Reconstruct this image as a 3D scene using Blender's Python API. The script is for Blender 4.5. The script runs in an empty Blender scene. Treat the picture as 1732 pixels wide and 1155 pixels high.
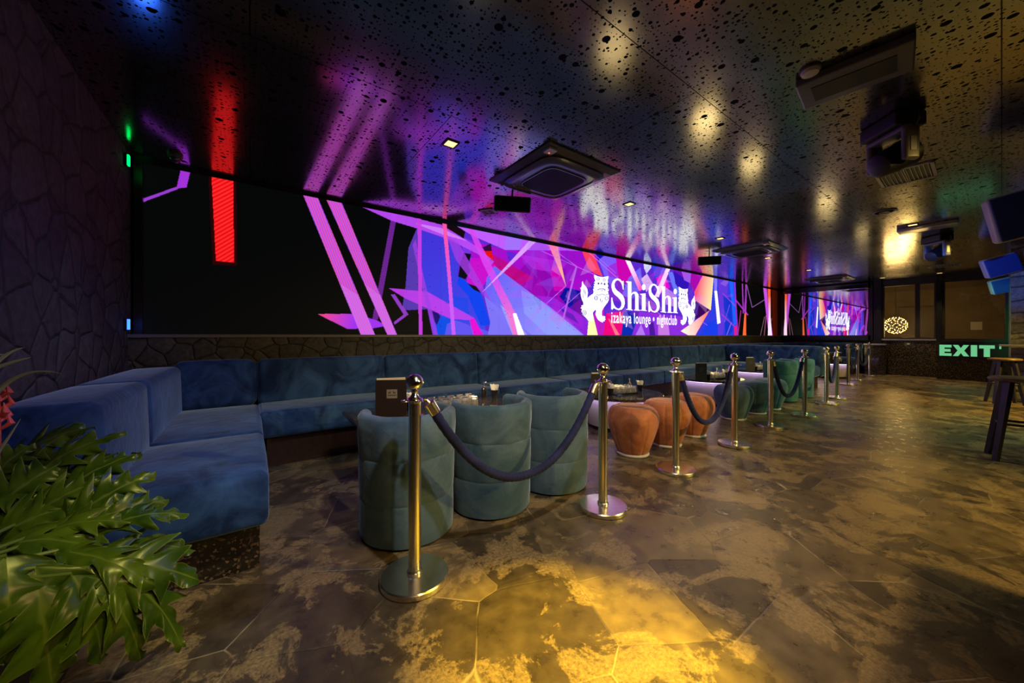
import bpy, bmesh, math, random
import numpy as np
from mathutils import Vector, Matrix

random.seed(7)
PI = math.pi
sc = bpy.context.scene
COL = sc.collection
H = 1.15                       # eye height
CH = 2.80                      # ceiling height
FPX, CXP, CYP = 606.0, 866.0, 568.0
SN, CS = 0.5905, 0.8070        # heading: forward = (SN, CS)
WN = 4.75                      # plane of the video wall

# ------------------------------------------------------------------ measuring helpers
def at(px, py, Y):
    """world point seen at (px,py) at depth Y in front of the eye"""
    X = (px - CXP) / FPX * Y
    return Vector((CS * X + SN * Y, -SN * X + CS * Y, H - (py - CYP) / FPX * Y))

def wall_uz(px, py):
    x = (px - CXP) / FPX
    Y = WN / (CS - SN * x)
    return ((CS * x + SN) * Y, H + Y * (CYP - py) / FPX)

# ------------------------------------------------------------------ scene helpers
def link(o):
    COL.objects.link(o); return o

def tag(o, label=None, cat=None, group=None, kind=None):
    if label: o['label'] = label
    if cat: o['category'] = cat
    if group: o['group'] = group
    if kind: o['kind'] = kind
    return o

def empty(name, loc=(0, 0, 0), rz=0, label=None, cat=None, group=None):
    o = link(bpy.data.objects.new(name, None))
    o.location = loc; o.rotation_euler = (0, 0, rz); o.empty_display_size = 0.1
    return tag(o, label, cat, group)

def dup(o, parent=None):
    c = o.copy(); COL.objects.link(c)
    if parent is not None: c.parent = parent
    for ch in list(o.children):
        dup(ch, c)
    return c

class MB:
    """collects geometry, builds one mesh object"""
    def __init__(s): s.v = []; s.f = []; s.sm = []
    def add(s, vs, fs, smooth=True):
        b = len(s.v)
        s.v += [tuple(p) for p in vs]
        for f in fs:
            s.f.append(tuple(i + b for i in f)); s.sm.append(smooth)
        return s
    def box(s, x0, x1, y0, y1, z0, z1, M=None):
        vs = [Vector(p) for p in ((x0,y0,z0),(x1,y0,z0),(x1,y1,z0),(x0,y1,z0),(x0,y0,z1),(x1,y0,z1),(x1,y1,z1),(x0,y1,z1))]
        if M is not None: vs = [M @ v for v in vs]
        return s.add(vs, [(0,3,2,1),(4,5,6,7),(0,1,5,4),(1,2,6,5),(2,3,7,6),(3,0,4,7)], False)
    def rbox(s, x0, x1, y0, y1, z0, z1, r=.03, puff=0, pz=0, n=10, M=None, bulge=0):
        """rounded, puffed box: puff bulges all faces, pz the top"""
        c = Vector(((x0+x1)/2, (y0+y1)/2, (z0+z1)/2)); h = Vector(((x1-x0)/2, (y1-y0)/2, (z1-z0)/2))
        r = min(r, *(h * .98))
        idx = {}; vs = []; fs = []
        def coord(i, hh):
            # denser near the edges
            m = n
            t = i / m * 2 - 1
            e = r / hh
            k = 3
            if i <= k: a = i / k; return -hh + r * (1 - math.cos(a * PI/2)) if False else -hh + r * a
            if i >= m - k: a = (m - i) / k; return hh - r * a
            return (-hh + r) + (2*hh - 2*r) * (i - k) / (m - 2*k)
        def vert(i, j, k):
            key = (i, j, k)
            if key in idx: return idx[key]
            p = Vector((coord(i, h.x), coord(j, h.y), coord(k, h.z)))
            q = Vector((max(-h.x+r, min(h.x-r, p.x)), max(-h.y+r, min(h.y-r, p.y)), max(-h.z+r, min(h.z-r, p.z))))
            d = p - q
            if d.length > 1e-9: d = d.normalized() * r
            p2 = q + d
            a, b, g = p.x/h.x, p.y/h.y, p.z/h.z
            if puff:
                p2 += Vector((puff * a * (1-b*b) * (1-g*g), puff * b * (1-a*a) * (1-g*g), 0))
            if pz:
                p2.z += pz * max(0, g) * (1-a*a) * (1-b*b)
            p2 += c
            if M is not None: p2 = M @ p2
            idx[key] = len(vs); vs.append(p2); return idx[key]
        for a in range(n):
            for b in range(n):
                fs.append((vert(a,b,0), vert(a,b+1,0), vert(a+1,b+1,0), vert(a+1,b,0)))
                fs.append((vert(a,b,n), vert(a+1,b,n), vert(a+1,b+1,n), vert(a,b+1,n)))
                fs.append((vert(a,0,b), vert(a+1,0,b), vert(a+1,0,b+1), vert(a,0,b+1)))
                fs.append((vert(a,n,b), vert(a,n,b+1), vert(a+1,n,b+1), vert(a+1,n,b)))
                fs.append((vert(0,a,b), vert(0,a,b+1), vert(0,a+1,b+1), vert(0,a+1,b)))
                fs.append((vert(n,a,b), vert(n,a+1,b), vert(n,a+1,b+1), vert(n,a,b+1)))
        return s.add(vs, fs, True)
    def lathe(s, prof, seg=32, c=(0,0,0), mod=None, smooth=True, M=None, cap0=True, cap1=True):
        vs = []; fs = []
        for (r, z) in prof:
            for k in range(seg):
                a = 2*PI*k/seg
                rr = r * (mod(a, z, r) if mod else 1)
                p = Vector((c[0] + rr*math.cos(a), c[1] + rr*math.sin(a), c[2] + z))
                vs.append(M @ p if M is not None else p)
        for i in range(len(prof)-1):
            for k in range(seg):
                k2 = (k+1) % seg
                fs.append((i*seg+k, i*seg+k2, (i+1)*seg+k2, (i+1)*seg+k))
        if cap0: fs.append(tuple(reversed(range(seg))))
        if cap1: fs.append(tuple((len(prof)-1)*seg + k for k in range(seg)))
        return s.add(vs, fs, smooth)
    def tube(s, pts, r, seg=10, cap=True):
        pts = [Vector(p) for p in pts]; n = len(pts)
        rs = r if isinstance(r, (list, tuple)) else [r]*n
        vs = []; fs = []
        up = Vector((0, 0, 1)); prev = None
        for i, p in enumerate(pts):
            t = (pts[min(i+1, n-1)] - pts[max(i-1, 0)]).normalized()
            if prev is None:
                a = t.cross(up)
                if a.length < 1e-3: a = t.cross(Vector((1, 0, 0)))
                a.normalize()
            else:
                a = (prev - t * prev.dot(t)).normalized()
            prev = a; b = t.cross(a)
            for k in range(seg):
                q = 2*PI*k/seg
                vs.append(p + (a*math.cos(q) + b*math.sin(q)) * rs[i])
        for i in range(n-1):
            for k in range(seg):
                k2 = (k+1) % seg
                fs.append((i*seg+k, i*seg+k2, (i+1)*seg+k2, (i+1)*seg+k))
        if cap:
            fs.append(tuple(reversed(range(seg)))); fs.append(tuple((n-1)*seg+k for k in range(seg)))
        return s.add(vs, fs, True)
    def poly(s, pts3, smooth=False):
        return s.add(pts3, [tuple(range(len(pts3)))], smooth)
    def build(s, name, mat, parent=None, fix=True, auto=40, loc=None):
        me = bpy.data.meshes.new(name)
        me.from_pydata(s.v, [], s.f)
        me.polygons.foreach_set('use_smooth', s.sm)
        me.update()
        if fix:
            bm = bmesh.new(); bm.from_mesh(me)
            bmesh.ops.recalc_face_normals(bm, faces=bm.faces[:])
            if auto:
                for e in bm.edges:
                    if len(e.link_faces) == 2 and e.calc_face_angle(0) > math.radians(auto): e.smooth = False
            bm.to_mesh(me); bm.free()
        if mat is not None: me.materials.append(mat)
        o = link(bpy.data.objects.new(name, me))
        if parent is not None: o.parent = parent
        if loc is not None: o.location = loc
        return o

def structure(o): o['kind'] = 'structure'; return o

# ------------------------------------------------------------------ materials
def srgb(r, g, b):
    return tuple(((c/255)/12.92 if c/255 <= .04045 else ((c/255+.055)/1.055)**2.4) for c in (r, g, b)) + (1,)

def new_mat(name):
    m = bpy.data.materials.new(name); m.use_nodes = True
    nt = m.node_tree; b = nt.nodes['Principled BSDF']
    return m, nt, b

def nd(nt, t, **kw):
    n = nt.nodes.new(t)
    for k, v in kw.items():
        if k.startswith('_'): setattr(n, k[1:], v)
        else: n.inputs[k.replace('__', ' ')].default_value = v
    return n

def ramp(nt, src, stops):
    r = nt.nodes.new('ShaderNodeValToRGB'); e = r.color_ramp.elements
    while len(e) < len(stops): e.new(.5)
    for i, (p, c) in enumerate(stops):
        e[i].position = p; e[i].color = c if len(c) == 4 else tuple(c)+(1,)
    nt.links.new(src, r.inputs[0]); return r

def simple(name, col, rough=.5, metal=0, bump=0, bscale=200, coat=0, spec=.5, var=0, vscale=8):
    m, nt, b = new_mat(name)
    b.inputs['Base Color'].default_value = tuple(col[:3])+(1,)
    b.inputs['Roughness'].default_value = rough; b.inputs['Metallic'].default_value = metal
    b.inputs['Coat Weight'].default_value = coat; b.inputs['Specular IOR Level'].default_value = spec
    tc = nd(nt, 'ShaderNodeTexCoord')
    if var:
        n = nd(nt, 'ShaderNodeTexNoise', Scale=vscale, Detail=4); nt.links.new(tc.outputs['Object'], n.inputs['Vector'])
        lo = tuple(c*(1-var) for c in col[:3]); hi = tuple(min(1, c*(1+var)) for c in col[:3])
        r = ramp(nt, n.outputs['Fac'], [(.3, lo), (.7, hi)]); nt.links.new(r.outputs[0], b.inputs['Base Color'])
    if bump:
        n = nd(nt, 'ShaderNodeTexNoise', Scale=bscale, Detail=3); nt.links.new(tc.outputs['Object'], n.inputs['Vector'])
        bp = nd(nt, 'ShaderNodeBump', Strength=bump, Distance=.01)
        nt.links.new(n.outputs['Fac'], bp.inputs['Height']); nt.links.new(bp.outputs[0], b.inputs['Normal'])
    return m

def emis(name, col, strength=1.0):
    m, nt, b = new_mat(name); nt.nodes.remove(b)
    e = nd(nt, 'ShaderNodeEmission', Color=tuple(col[:3])+(1,), Strength=strength)
    nt.links.new(e.outputs[0], nt.nodes['Material Output'].inputs[0]); return m

def velvet(name, dark, light, sheen=.6, tint=(.6, .8, 1)):
    m, nt, b = new_mat(name)
    tc = nd(nt, 'ShaderNodeTexCoord')
    geo = nd(nt, 'ShaderNodeNewGeometry')
    n1 = nd(nt, 'ShaderNodeTexNoise', Scale=3.6, Detail=6, Distortion=1.1, Roughness=.6); nt.links.new(geo.outputs['Position'], n1.inputs['Vector'])
    r = ramp(nt, n1.outputs['Fac'], [(.36, dark), (.52, tuple((a+c)/2 for a, c in zip(dark, light))), (.68, light)])
    nt.links.new(r.outputs[0], b.inputs['Base Color'])
    b.inputs['Roughness'].default_value = .75; b.inputs['Specular IOR Level'].default_value = .2
    b.inputs['Sheen Weight'].default_value = sheen; b.inputs['Sheen Roughness'].default_value = .35
    b.inputs['Sheen Tint'].default_value = tuple(tint)+(1,)
    n2 = nd(nt, 'ShaderNodeTexNoise', Scale=14, Detail=4, Distortion=.8); nt.links.new(geo.outputs['Position'], n2.inputs['Vector'])
    n3 = nd(nt, 'ShaderNodeTexNoise', Scale=500, Detail=1); nt.links.new(geo.outputs['Position'], n3.inputs['Vector'])
    ad = nd(nt, 'ShaderNodeMath', _operation='MULTIPLY_ADD'); ad.inputs[1].default_value = .08
    nt.links.new(n3.outputs['Fac'], ad.inputs[0]); nt.links.new(n2.outputs['Fac'], ad.inputs[2])
    bp = nd(nt, 'ShaderNodeBump', Strength=.35, Distance=.012)
    nt.links.new(ad.outputs[0], bp.inputs['Height']); nt.links.new(bp.outputs[0], b.inputs['Normal'])
    return m

def mat_floor():
    m, nt, b = new_mat('worn_stone_floor'); L = nt.links.new
    geo = nd(nt, 'ShaderNodeNewGeometry')
    mp = nd(nt, 'ShaderNodeMapping'); mp.inputs['Rotation'].default_value = (0, 0, .35); L(geo.outputs['Position'], mp.inputs['Vector'])
    # wavering of the slab joints
    nz = nd(nt, 'ShaderNodeTexNoise', Scale=3.0, Detail=3); L(mp.outputs[0], nz.inputs['Vector'])
    mx = nd(nt, 'ShaderNodeMixRGB', Fac=.035, _blend_type='ADD'); L(mp.outputs[0], mx.inputs[1]); L(nz.outputs['Color'], mx.inputs[2])
    vo = nd(nt, 'ShaderNodeTexVoronoi', Scale=2.4, Randomness=.55, _feature='DISTANCE_TO_EDGE'); L(mx.outputs[0], vo.inputs['Vector'])
    vc = nd(nt, 'ShaderNodeTexVoronoi', Scale=2.4, Randomness=.55, _feature='F1'); L(mx.outputs[0], vc.inputs['Vector'])
    joint = ramp(nt, vo.outputs['Distance'], [(0, (1,1,1)), (.004, (.8,.8,.8)), (.011, (0,0,0))])
    # joints are visible only in places
    nj = nd(nt, 'ShaderNodeTexNoise', Scale=2.2, Detail=4); L(geo.outputs['Position'], nj.inputs['Vector'])
    rj = ramp(nt, nj.outputs['Fac'], [(.50, (0,0,0)), (.60, (.8,.8,.8))])
    jm = nd(nt, 'ShaderNodeMath', _operation='MULTIPLY'); L(joint.outputs[0], jm.inputs[0]); L(rj.outputs[0], jm.inputs[1])
    # large worn patches, crisp flaky border
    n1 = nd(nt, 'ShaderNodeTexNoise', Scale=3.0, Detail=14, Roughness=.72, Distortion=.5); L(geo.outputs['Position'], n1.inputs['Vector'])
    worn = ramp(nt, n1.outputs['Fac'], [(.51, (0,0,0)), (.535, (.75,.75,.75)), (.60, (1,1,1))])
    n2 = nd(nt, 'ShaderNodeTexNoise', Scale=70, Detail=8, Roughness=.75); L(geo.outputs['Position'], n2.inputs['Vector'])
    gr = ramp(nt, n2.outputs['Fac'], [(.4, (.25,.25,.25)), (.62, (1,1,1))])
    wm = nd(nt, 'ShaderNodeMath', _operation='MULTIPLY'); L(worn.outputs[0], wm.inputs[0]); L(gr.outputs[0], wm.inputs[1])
    # slab tone differs
    sep = nd(nt, 'ShaderNodeSeparateColor'); L(vc.outputs['Color'], sep.inputs[0])
    base = ramp(nt, sep.outputs[0], [(0, (.050,.036,.022)), (.5, (.088,.064,.038)), (1, (.15,.108,.058))])
    n3 = nd(nt, 'ShaderNodeTexNoise', Scale=9, Detail=8, Roughness=.6); L(geo.outputs['Position'], n3.inputs['Vector'])
    mo = ramp(nt, n3.outputs['Fac'], [(.3, (.5,.5,.5)), (.7, (1.4,1.4,1.4))])
    b1 = nd(nt, 'ShaderNodeMixRGB', Fac=1, _blend_type='MULTIPLY'); L(base.outputs[0], b1.inputs[1]); L(mo.outputs[0], b1.inputs[2])
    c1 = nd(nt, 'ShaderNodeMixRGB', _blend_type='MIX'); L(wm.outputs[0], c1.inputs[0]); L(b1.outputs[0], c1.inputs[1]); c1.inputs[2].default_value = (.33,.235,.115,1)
    c2 = nd(nt, 'ShaderNodeMixRGB', _blend_type='MIX'); L(jm.outputs[0], c2.inputs[0]); L(c1.outputs[0], c2.inputs[1]); c2.inputs[2].default_value = (.36,.29,.19,1)
    L(c2.outputs[0], b.inputs['Base Color'])
    rr = ramp(nt, n3.outputs['Fac'], [(.3, (.22,.22,.22)), (.7, (.42,.42,.42))]); L(rr.outputs[0], b.inputs['Roughness'])
    b.inputs['Specular IOR Level'].default_value = .55
    hs = nd(nt, 'ShaderNodeMath', _operation='MULTIPLY_ADD'); hs.inputs[1].default_value = .6; L(n2.outputs['Fac'], hs.inputs[0]); L(n1.outputs['Fac'], hs.inputs[2])
    h2 = nd(nt, 'ShaderNodeMath', _operation='SUBTRACT'); L(hs.outputs[0], h2.inputs[0]); L(joint.outputs[0], h2.inputs[1])
    bp = nd(nt, 'ShaderNodeBump', Strength=.25, Distance=.012); L(h2.outputs[0], bp.inputs['Height']); L(bp.outputs[0], b.inputs['Normal'])
    return m

def mat_ceiling():
    m, nt, b = new_mat('perforated_black_metal'); L = nt.links.new
    geo = nd(nt, 'ShaderNodeNewGeometry')
    holes = None
    for scl, thr, pwr in ((9.5, .24, 4.0), (22, .27, 2.0), (37, .26, 1.8)):
        mp = nd(nt, 'ShaderNodeMapping'); mp.inputs['Location'].default_value = (scl*.37, scl*.11, 0); L(geo.outputs['Position'], mp.inputs['Vector'])
        v = nd(nt, 'ShaderNodeTexVoronoi', Scale=scl, Randomness=.6, _feature='F1'); v.voronoi_dimensions = '2D'; L(mp.outputs[0], v.inputs['Vector'])
        sp = nd(nt, 'ShaderNodeSeparateColor'); L(v.outputs['Color'], sp.inputs[0])
        # radius of each hole depends on its own cell colour
        pw = nd(nt, 'ShaderNodeMath', _operation='POWER'); pw.inputs[1].default_value = pwr; L(sp.outputs[0], pw.inputs[0])
        rd = nd(nt, 'ShaderNodeMath', _operation='MULTIPLY'); rd.inputs[1].default_value = thr; L(pw.outputs[0], rd.inputs[0])
        lt = nd(nt, 'ShaderNodeMath', _operation='LESS_THAN'); L(v.outputs['Distance'], lt.inputs[0]); L(rd.outputs[0], lt.inputs[1])
        if holes is None: holes = lt
        else:
            mxn = nd(nt, 'ShaderNodeMath', _operation='MAXIMUM'); L(holes.outputs[0], mxn.inputs[0]); L(lt.outputs[0], mxn.inputs[1]); holes = mxn
    # sheet joints
    br = nd(nt, 'ShaderNodeTexBrick', Scale=1.0); br.inputs['Brick Width'].default_value = 2.44; br.inputs['Row Height'].default_value = 1.22
    br.inputs['Mortar Size'].default_value = .003; br.inputs['Color1'].default_value = (0,0,0,1); br.inputs['Color2'].default_value = (0,0,0,1); br.inputs['Mortar'].default_value = (1,1,1,1)
    L(geo.outputs['Position'], br.inputs['Vector'])
    c = nd(nt, 'ShaderNodeMixRGB'); L(holes.outputs[0], c.inputs[0]); c.inputs[1].default_value = (.42,.41,.41,1); c.inputs[2].default_value = (.006,.006,.006,1)
    c2 = nd(nt, 'ShaderNodeMixRGB'); L(br.outputs['Color'], c2.inputs[0]); L(c.outputs[0], c2.inputs[1]); c2.inputs[2].default_value = (.01,.01,.01,1)
    L(c2.outputs[0], b.inputs['Base Color'])
    nz = nd(nt, 'ShaderNodeTexNoise', Scale=1.1, Detail=4); L(geo.outputs['Position'], nz.inputs['Vector'])
    rr = ramp(nt, nz.outputs['Fac'], [(.3, (.13,.13,.13)), (.7, (.20,.20,.20))])
    rm = nd(nt, 'ShaderNodeMath', _operation='MAXIMUM'); L(rr.outputs[0], rm.inputs[0])
    hm = nd(nt, 'ShaderNodeMath', _operation='MULTIPLY'); hm.inputs[1].default_value = .8; L(holes.outputs[0], hm.inputs[0]); L(hm.outputs[0], rm.inputs[1])
    L(rm.outputs[0], b.inputs['Roughness']); b.inputs['Metallic'].default_value = .985
    bp = nd(nt, 'ShaderNodeBump', Strength=.05, Distance=.05); L(nz.outputs['Fac'], bp.inputs['Height']); L(bp.outputs[0], b.inputs['Normal'])
    return m

def mat_stone(name, c0, c1, scale=4.5, rough=.8, axis='x', bump=.9):
    """irregular rubble cladding"""
    m, nt, b = new_mat(name); L = nt.links.new
    geo = nd(nt, 'ShaderNodeNewGeometry')
    nz = nd(nt, 'ShaderNodeTexNoise', Scale=3.5, Detail=2); L(geo.outputs['Position'], nz.inputs['Vector'])
    mx = nd(nt, 'ShaderNodeMixRGB', Fac=.09, _blend_type='ADD'); L(geo.outputs['Position'], mx.inputs[1]); L(nz.outputs['Color'], mx.inputs[2])
    sv = nd(nt, 'ShaderNodeMapping'); sv.inputs['Scale'].default_value = (.02, 1, 1) if axis == 'x' else (1, .02, 1); L(mx.outputs[0], sv.inputs['Vector'])
    vo = nd(nt, 'ShaderNodeTexVoronoi', Scale=scale, Randomness=.95, _feature='DISTANCE_TO_EDGE'); L(sv.outputs[0], vo.inputs['Vector'])
    vc = nd(nt, 'ShaderNodeTexVoronoi', Scale=scale, Randomness=.95); L(sv.outputs[0], vc.inputs['Vector'])
    sp = nd(nt, 'ShaderNodeSeparateColor'); L(vc.outputs['Color'], sp.inputs[0])
    tone = ramp(nt, sp.outputs[0], [(0, c0), (1, c1)])
    n2 = nd(nt, 'ShaderNodeTexNoise', Scale=22, Detail=8, Roughness=.65); L(geo.outputs['Position'], n2.inputs['Vector'])
    mo = ramp(nt, n2.outputs['Fac'], [(.3, (.5,.5,.5)), (.7, (1.3,1.3,1.3))])
    b1 = nd(nt, 'ShaderNodeMixRGB', Fac=1, _blend_type='MULTIPLY'); L(tone.outputs[0], b1.inputs[1]); L(mo.outputs[0], b1.inputs[2])
    gap = ramp(nt, vo.outputs['Distance'], [(0, (.35,.35,.35)), (.022, (1,1,1))])
    b2 = nd(nt, 'ShaderNodeMixRGB'); L(gap.outputs[0], b2.inputs[0]); b2.inputs[1].default_value = (.008,.007,.006,1); L(b1.outputs[0], b2.inputs[2])
    L(b2.outputs[0], b.inputs['Base Color']); b.inputs['Roughness'].default_value = rough
    gh = ramp(nt, vo.outputs['Distance'], [(0, (0,0,0)), (.06, (.75,.75,.75)), (.25, (1,1,1))])
    hh = nd(nt, 'ShaderNodeMath', _operation='MULTIPLY_ADD'); hh.inputs[1].default_value = .35; L(n2.outputs['Fac'], hh.inputs[0]); L(gh.outputs[0], hh.inputs[2])
    bp = nd(nt, 'ShaderNodeBump', Strength=bump, Distance=.05); L(hh.outputs[0], bp.inputs['Height']); L(bp.outputs[0], b.inputs['Normal'])
    return m

def mat_granite(name, base, fleck, scale=120, rough=.15):
    m, nt, b = new_mat(name); L = nt.links.new
    geo = nd(nt, 'ShaderNodeNewGeometry')
    v = nd(nt, 'ShaderNodeTexVoronoi', Scale=scale); L(geo.outputs['Position'], v.inputs['Vector'])
    sp = nd(nt, 'ShaderNodeSeparateColor'); L(v.outputs['Color'], sp.inputs[0])
    r = ramp(nt, sp.outputs[0], [(0, base), (.72, base), (.86, tuple((a+c)/2 for a, c in zip(base, fleck))), (1, fleck)])
    L(r.outputs[0], b.inputs['Base Color']); b.inputs['Roughness'].default_value = rough
    b.inputs['Coat Weight'].default_value = .3
    return m

def mat_glass_pane(name, tint=(.8,.8,.8), refl=.08):
    m, nt, b = new_mat(name); nt.nodes.remove(b); L = nt.links.new
    t = nd(nt, 'ShaderNodeBsdfTransparent', Color=tuple(tint)+(1,))
    g = nd(nt, 'ShaderNodeBsdfGlossy', Roughness=.02, Color=(1,1,1,1))
    lw = nd(nt, 'ShaderNodeFresnel', IOR=1.5)
    mx = nd(nt, 'ShaderNodeMixShader'); L(lw.outputs[0], mx.inputs[0]); L(t.outputs[0], mx.inputs[1]); L(g.outputs[0], mx.inputs[2])
    L(mx.outputs[0], nt.nodes['Material Output'].inputs[0]); return m

def mat_glassware():
    m, nt, b = new_mat('clear_glass'); nt.nodes.remove(b); L = nt.links.new
    t = nd(nt, 'ShaderNodeBsdfTransparent', Color=(.86,.86,.84,1))
    g = nd(nt, 'ShaderNodeBsdfGlossy', Roughness=.06, Color=(1,1,1,1))
    d = nd(nt, 'ShaderNodeBsdfTranslucent', Color=(.8,.78,.7,1))
    lw = nd(nt, 'ShaderNodeLayerWeight', Blend=.45)
    m1 = nd(nt, 'ShaderNodeMixShader', Fac=.38); L(t.outputs[0], m1.inputs[1]); L(d.outputs[0], m1.inputs[2])
    mx = nd(nt, 'ShaderNodeMixShader'); L(lw.outputs['Facing'], mx.inputs[0]); L(m1.outputs[0], mx.inputs[1]); L(g.outputs[0], mx.inputs[2])
    L(mx.outputs[0], nt.nodes['Material Output'].inputs[0]); return m

def mat_brushed(name, col, rough=.22):
    m, nt, b = new_mat(name); L = nt.links.new
    b.inputs['Base Color'].default_value = tuple(col)+(1,); b.inputs['Metallic'].default_value = 1
    tc = nd(nt, 'ShaderNodeTexCoord'); mp = nd(nt, 'ShaderNodeMapping'); mp.inputs['Scale'].default_value = (3, 3, 260); L(tc.outputs['Object'], mp.inputs['Vector'])
    n = nd(nt, 'ShaderNodeTexNoise', Scale=4, Detail=3); L(mp.outputs[0], n.inputs['Vector'])
    r = ramp(nt, n.outputs['Fac'], [(.3, (rough*.92,)*3), (.7, (rough*1.08,)*3)]); L(r.outputs[0], b.inputs['Roughness'])
    return m

def mat_leaf():
    m, nt, b = new_mat('philodendron_leaf'); L = nt.links.new
    at_ = nd(nt, 'ShaderNodeAttribute', _attribute_name='lf')      # x: 0 at the midrib .. 1 at the edge
    sp = nd(nt, 'ShaderNodeSeparateColor'); L(at_.outputs['Color'], sp.inputs[0])
    geo = nd(nt, 'ShaderNodeNewGeometry')
    n = nd(nt, 'ShaderNodeTexNoise', Scale=9, Detail=4); L(geo.outputs['Position'], n.inputs['Vector'])
    r = ramp(nt, n.outputs['Fac'], [(.35, (.020,.055,.004)), (.7, (.085,.145,.010))])
    rib = ramp(nt, sp.outputs[0], [(0, (1,1,1)), (.05, (.6,.6,.6)), (.10, (0,0,0))])
    c = nd(nt, 'ShaderNodeMixRGB'); L(rib.outputs[0], c.inputs[0]); L(r.outputs[0], c.inputs[1]); c.inputs[2].default_value = (.12,.17,.03,1)
    edge = ramp(nt, sp.outputs[0], [(.93, (0,0,0)), (1, (.8,.8,.8))])
    c2 = nd(nt, 'ShaderNodeMixRGB'); L(edge.outputs[0], c2.inputs[0]); L(c.outputs[0], c2.inputs[1]); c2.inputs[2].default_value = (.17,.21,.06,1)
    L(c2.outputs[0], b.inputs['Base Color']); b.inputs['Roughness'].default_value = .28
    b.inputs['Transmission Weight'].default_value = 0
    b.inputs['Specular IOR Level'].default_value = .30
    w = nd(nt, 'ShaderNodeTexWave', Scale=16, Distortion=1.5); L(at_.outputs['Color'], w.inputs['Vector'])
    bp = nd(nt, 'ShaderNodeBump', Strength=.12, Distance=.01); L(n.outputs['Fac'], bp.inputs['Height']); L(bp.outputs[0], b.inputs['Normal'])
    return m

M = {}
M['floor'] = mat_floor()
M['ceiling'] = mat_ceiling()
M['stone'] = mat_stone('dark_rubble_stone', (.050,.042,.042), (.075,.064,.062), 4.2, bump=.7)
M['stone_ledge'] = mat_stone('moss_brown_rubble_stone', (.060,.052,.030), (.090,.078,.045), 5.5, axis='y', bump=.6)
M['stone_green'] = mat_stone('rough_wall_stone', (.16,.15,.13), (.28,.27,.24), 4.0, axis='y')
M['granite'] = mat_granite('black_brown_granite', (.012,.009,.006), (.16,.10,.05), 90, .18)
M['granite_top'] = mat_granite('glittering_black_granite', (.014,.010,.010), (.20,.17,.17), 240, .07)
M['sofa'] = velvet('navy_velvet', (.004,.019,.062), (.034,.095,.215), .6, (.5,.75,1))
M['teal'] = velvet('teal_grey_velvet', (.052,.105,.152), (.120,.190,.250), .4, (.85,.95,1))
M['teal_deep'] = velvet('deep_teal_velvet', (.020,.085,.095), (.06,.16,.17), .5, (.6,.9,.9))
M['orange'] = velvet('burnt_orange_velvet', (.33,.10,.036), (.62,.23,.10), .6, (1,.8,.65))
M['rope'] = velvet('midnight_velvet', (.012,.015,.06), (.03,.036,.13), .35, (.5,.6,1))
M['brass'] = mat_brushed('warm_brushed_steel', (.88,.82,.68), .25)
M['chrome'] = simple('polished_chrome', (.90,.86,.76), .12, 1)
M['black'] = simple('matt_black', (.012,.012,.013), .5)
M['black_gloss'] = simple('gloss_black', (.010,.010,.012), .15, coat=.3)
M['darkwood'] = simple('dark_red_wood', (.030,.012,.008), .35, var=.4, vscale=20)
M['stoolwood'] = simple('brown_leather_seat', (.20,.115,.075), .45, var=.3, vscale=10)
M['stoolleg'] = simple('black_stained_wood', (.03,.026,.030), .4, var=.3, vscale=14)
M['drum'] = simple('white_lacquer', (.60,.55,.58), .25, coat=.3)
M['frame'] = simple('black_frame', (.016,.013,.010), .35)
M['greyplastic'] = simple('dark_grey_plastic', (.10,.10,.12), .38)
M['grille_grey'] = simple('grille_grey', (.26,.25,.24), .4)
M['cassette_gloss'] = simple('dark_gloss_plastic', (.09,.09,.12), .22, coat=.3)
M['yoke'] = simple('grey_yoke', (.17,.16,.18), .35)
M['whiteplastic'] = simple('white_plastic', (.62,.60,.60), .4)
M['speaker_side'] = simple('pale_grey_cabinet', (.42,.40,.42), .35)
M['speaker_grille'] = simple('navy_speaker_grille', (.015,.045,.24), .45, bump=.3, bscale=400)
M['silver'] = simple('silver_trim', (.45,.44,.46), .3, .8)
M['plaster'] = simple('brown_plaster', (.20,.155,.095), .8, var=.15, vscale=2)
M['darkwall'] = simple('dark_wall', (.03,.027,.025), .8, var=.3, vscale=2)
M['pane'] = mat_glass_pane('window_glass', (.72,.70,.66))
M['mirror'] = simple('mirror_glass', (.80,.80,.82), .015, 1)
M['glass'] = mat_glassware()
M['napkin'] = simple('white_paper', (.82,.80,.74), .8, bump=.2, bscale=60)
M['menu'] = simple('brown_leatherette', (.022,.010,.006), .5, bump=.15, bscale=300)
M['menu_black'] = simple('black_leatherette', (.014,.013,.014), .5, bump=.15, bscale=300)
M['paper'] = simple('cream_paper', (.70,.60,.40), .7)
M['label'] = simple('tan_label', (.30,.26,.19), .5)
M['label_faint'] = simple('faint_label', (.045,.042,.035), .5)
M['label_dark'] = simple('label_print', (.02,.016,.012), .6)
M['cream'] = simple('pale_piping', (.55,.50,.46), .7)
M['leaf'] = mat_leaf()
M['stem'] = simple('green_stem', (.10,.16,.03), .4)
M['grass'] = simple('pale_grass_blade', (.32,.36,.12), .5)
M['red'] = simple('red_bract', (.75,.12,.06), .4, var=.3, vscale=20)
M['soil'] = simple('dark_soil', (.02,.015,.01), .9, bump=.5, bscale=60)
M['planter'] = simple('dark_planter', (.018,.018,.02), .6)
M['down'] = emis('warm_downlight', (1, .62, .20), 2.6)
M['bulb'] = emis('warm_led_bulb', (1, .62, .18), 26)
M['strip'] = emis('lavender_led_strip', (.78, .55, 1.0), 9)
M['green_led'] = emis('green_led', (.0, 1.0, .12), 2.5)
M['blue_led'] = emis('blue_led', (.03, .13, 1.0), 4)
M['exit'] = emis('exit_sign_green', srgb(112, 200, 140), .95)
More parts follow.
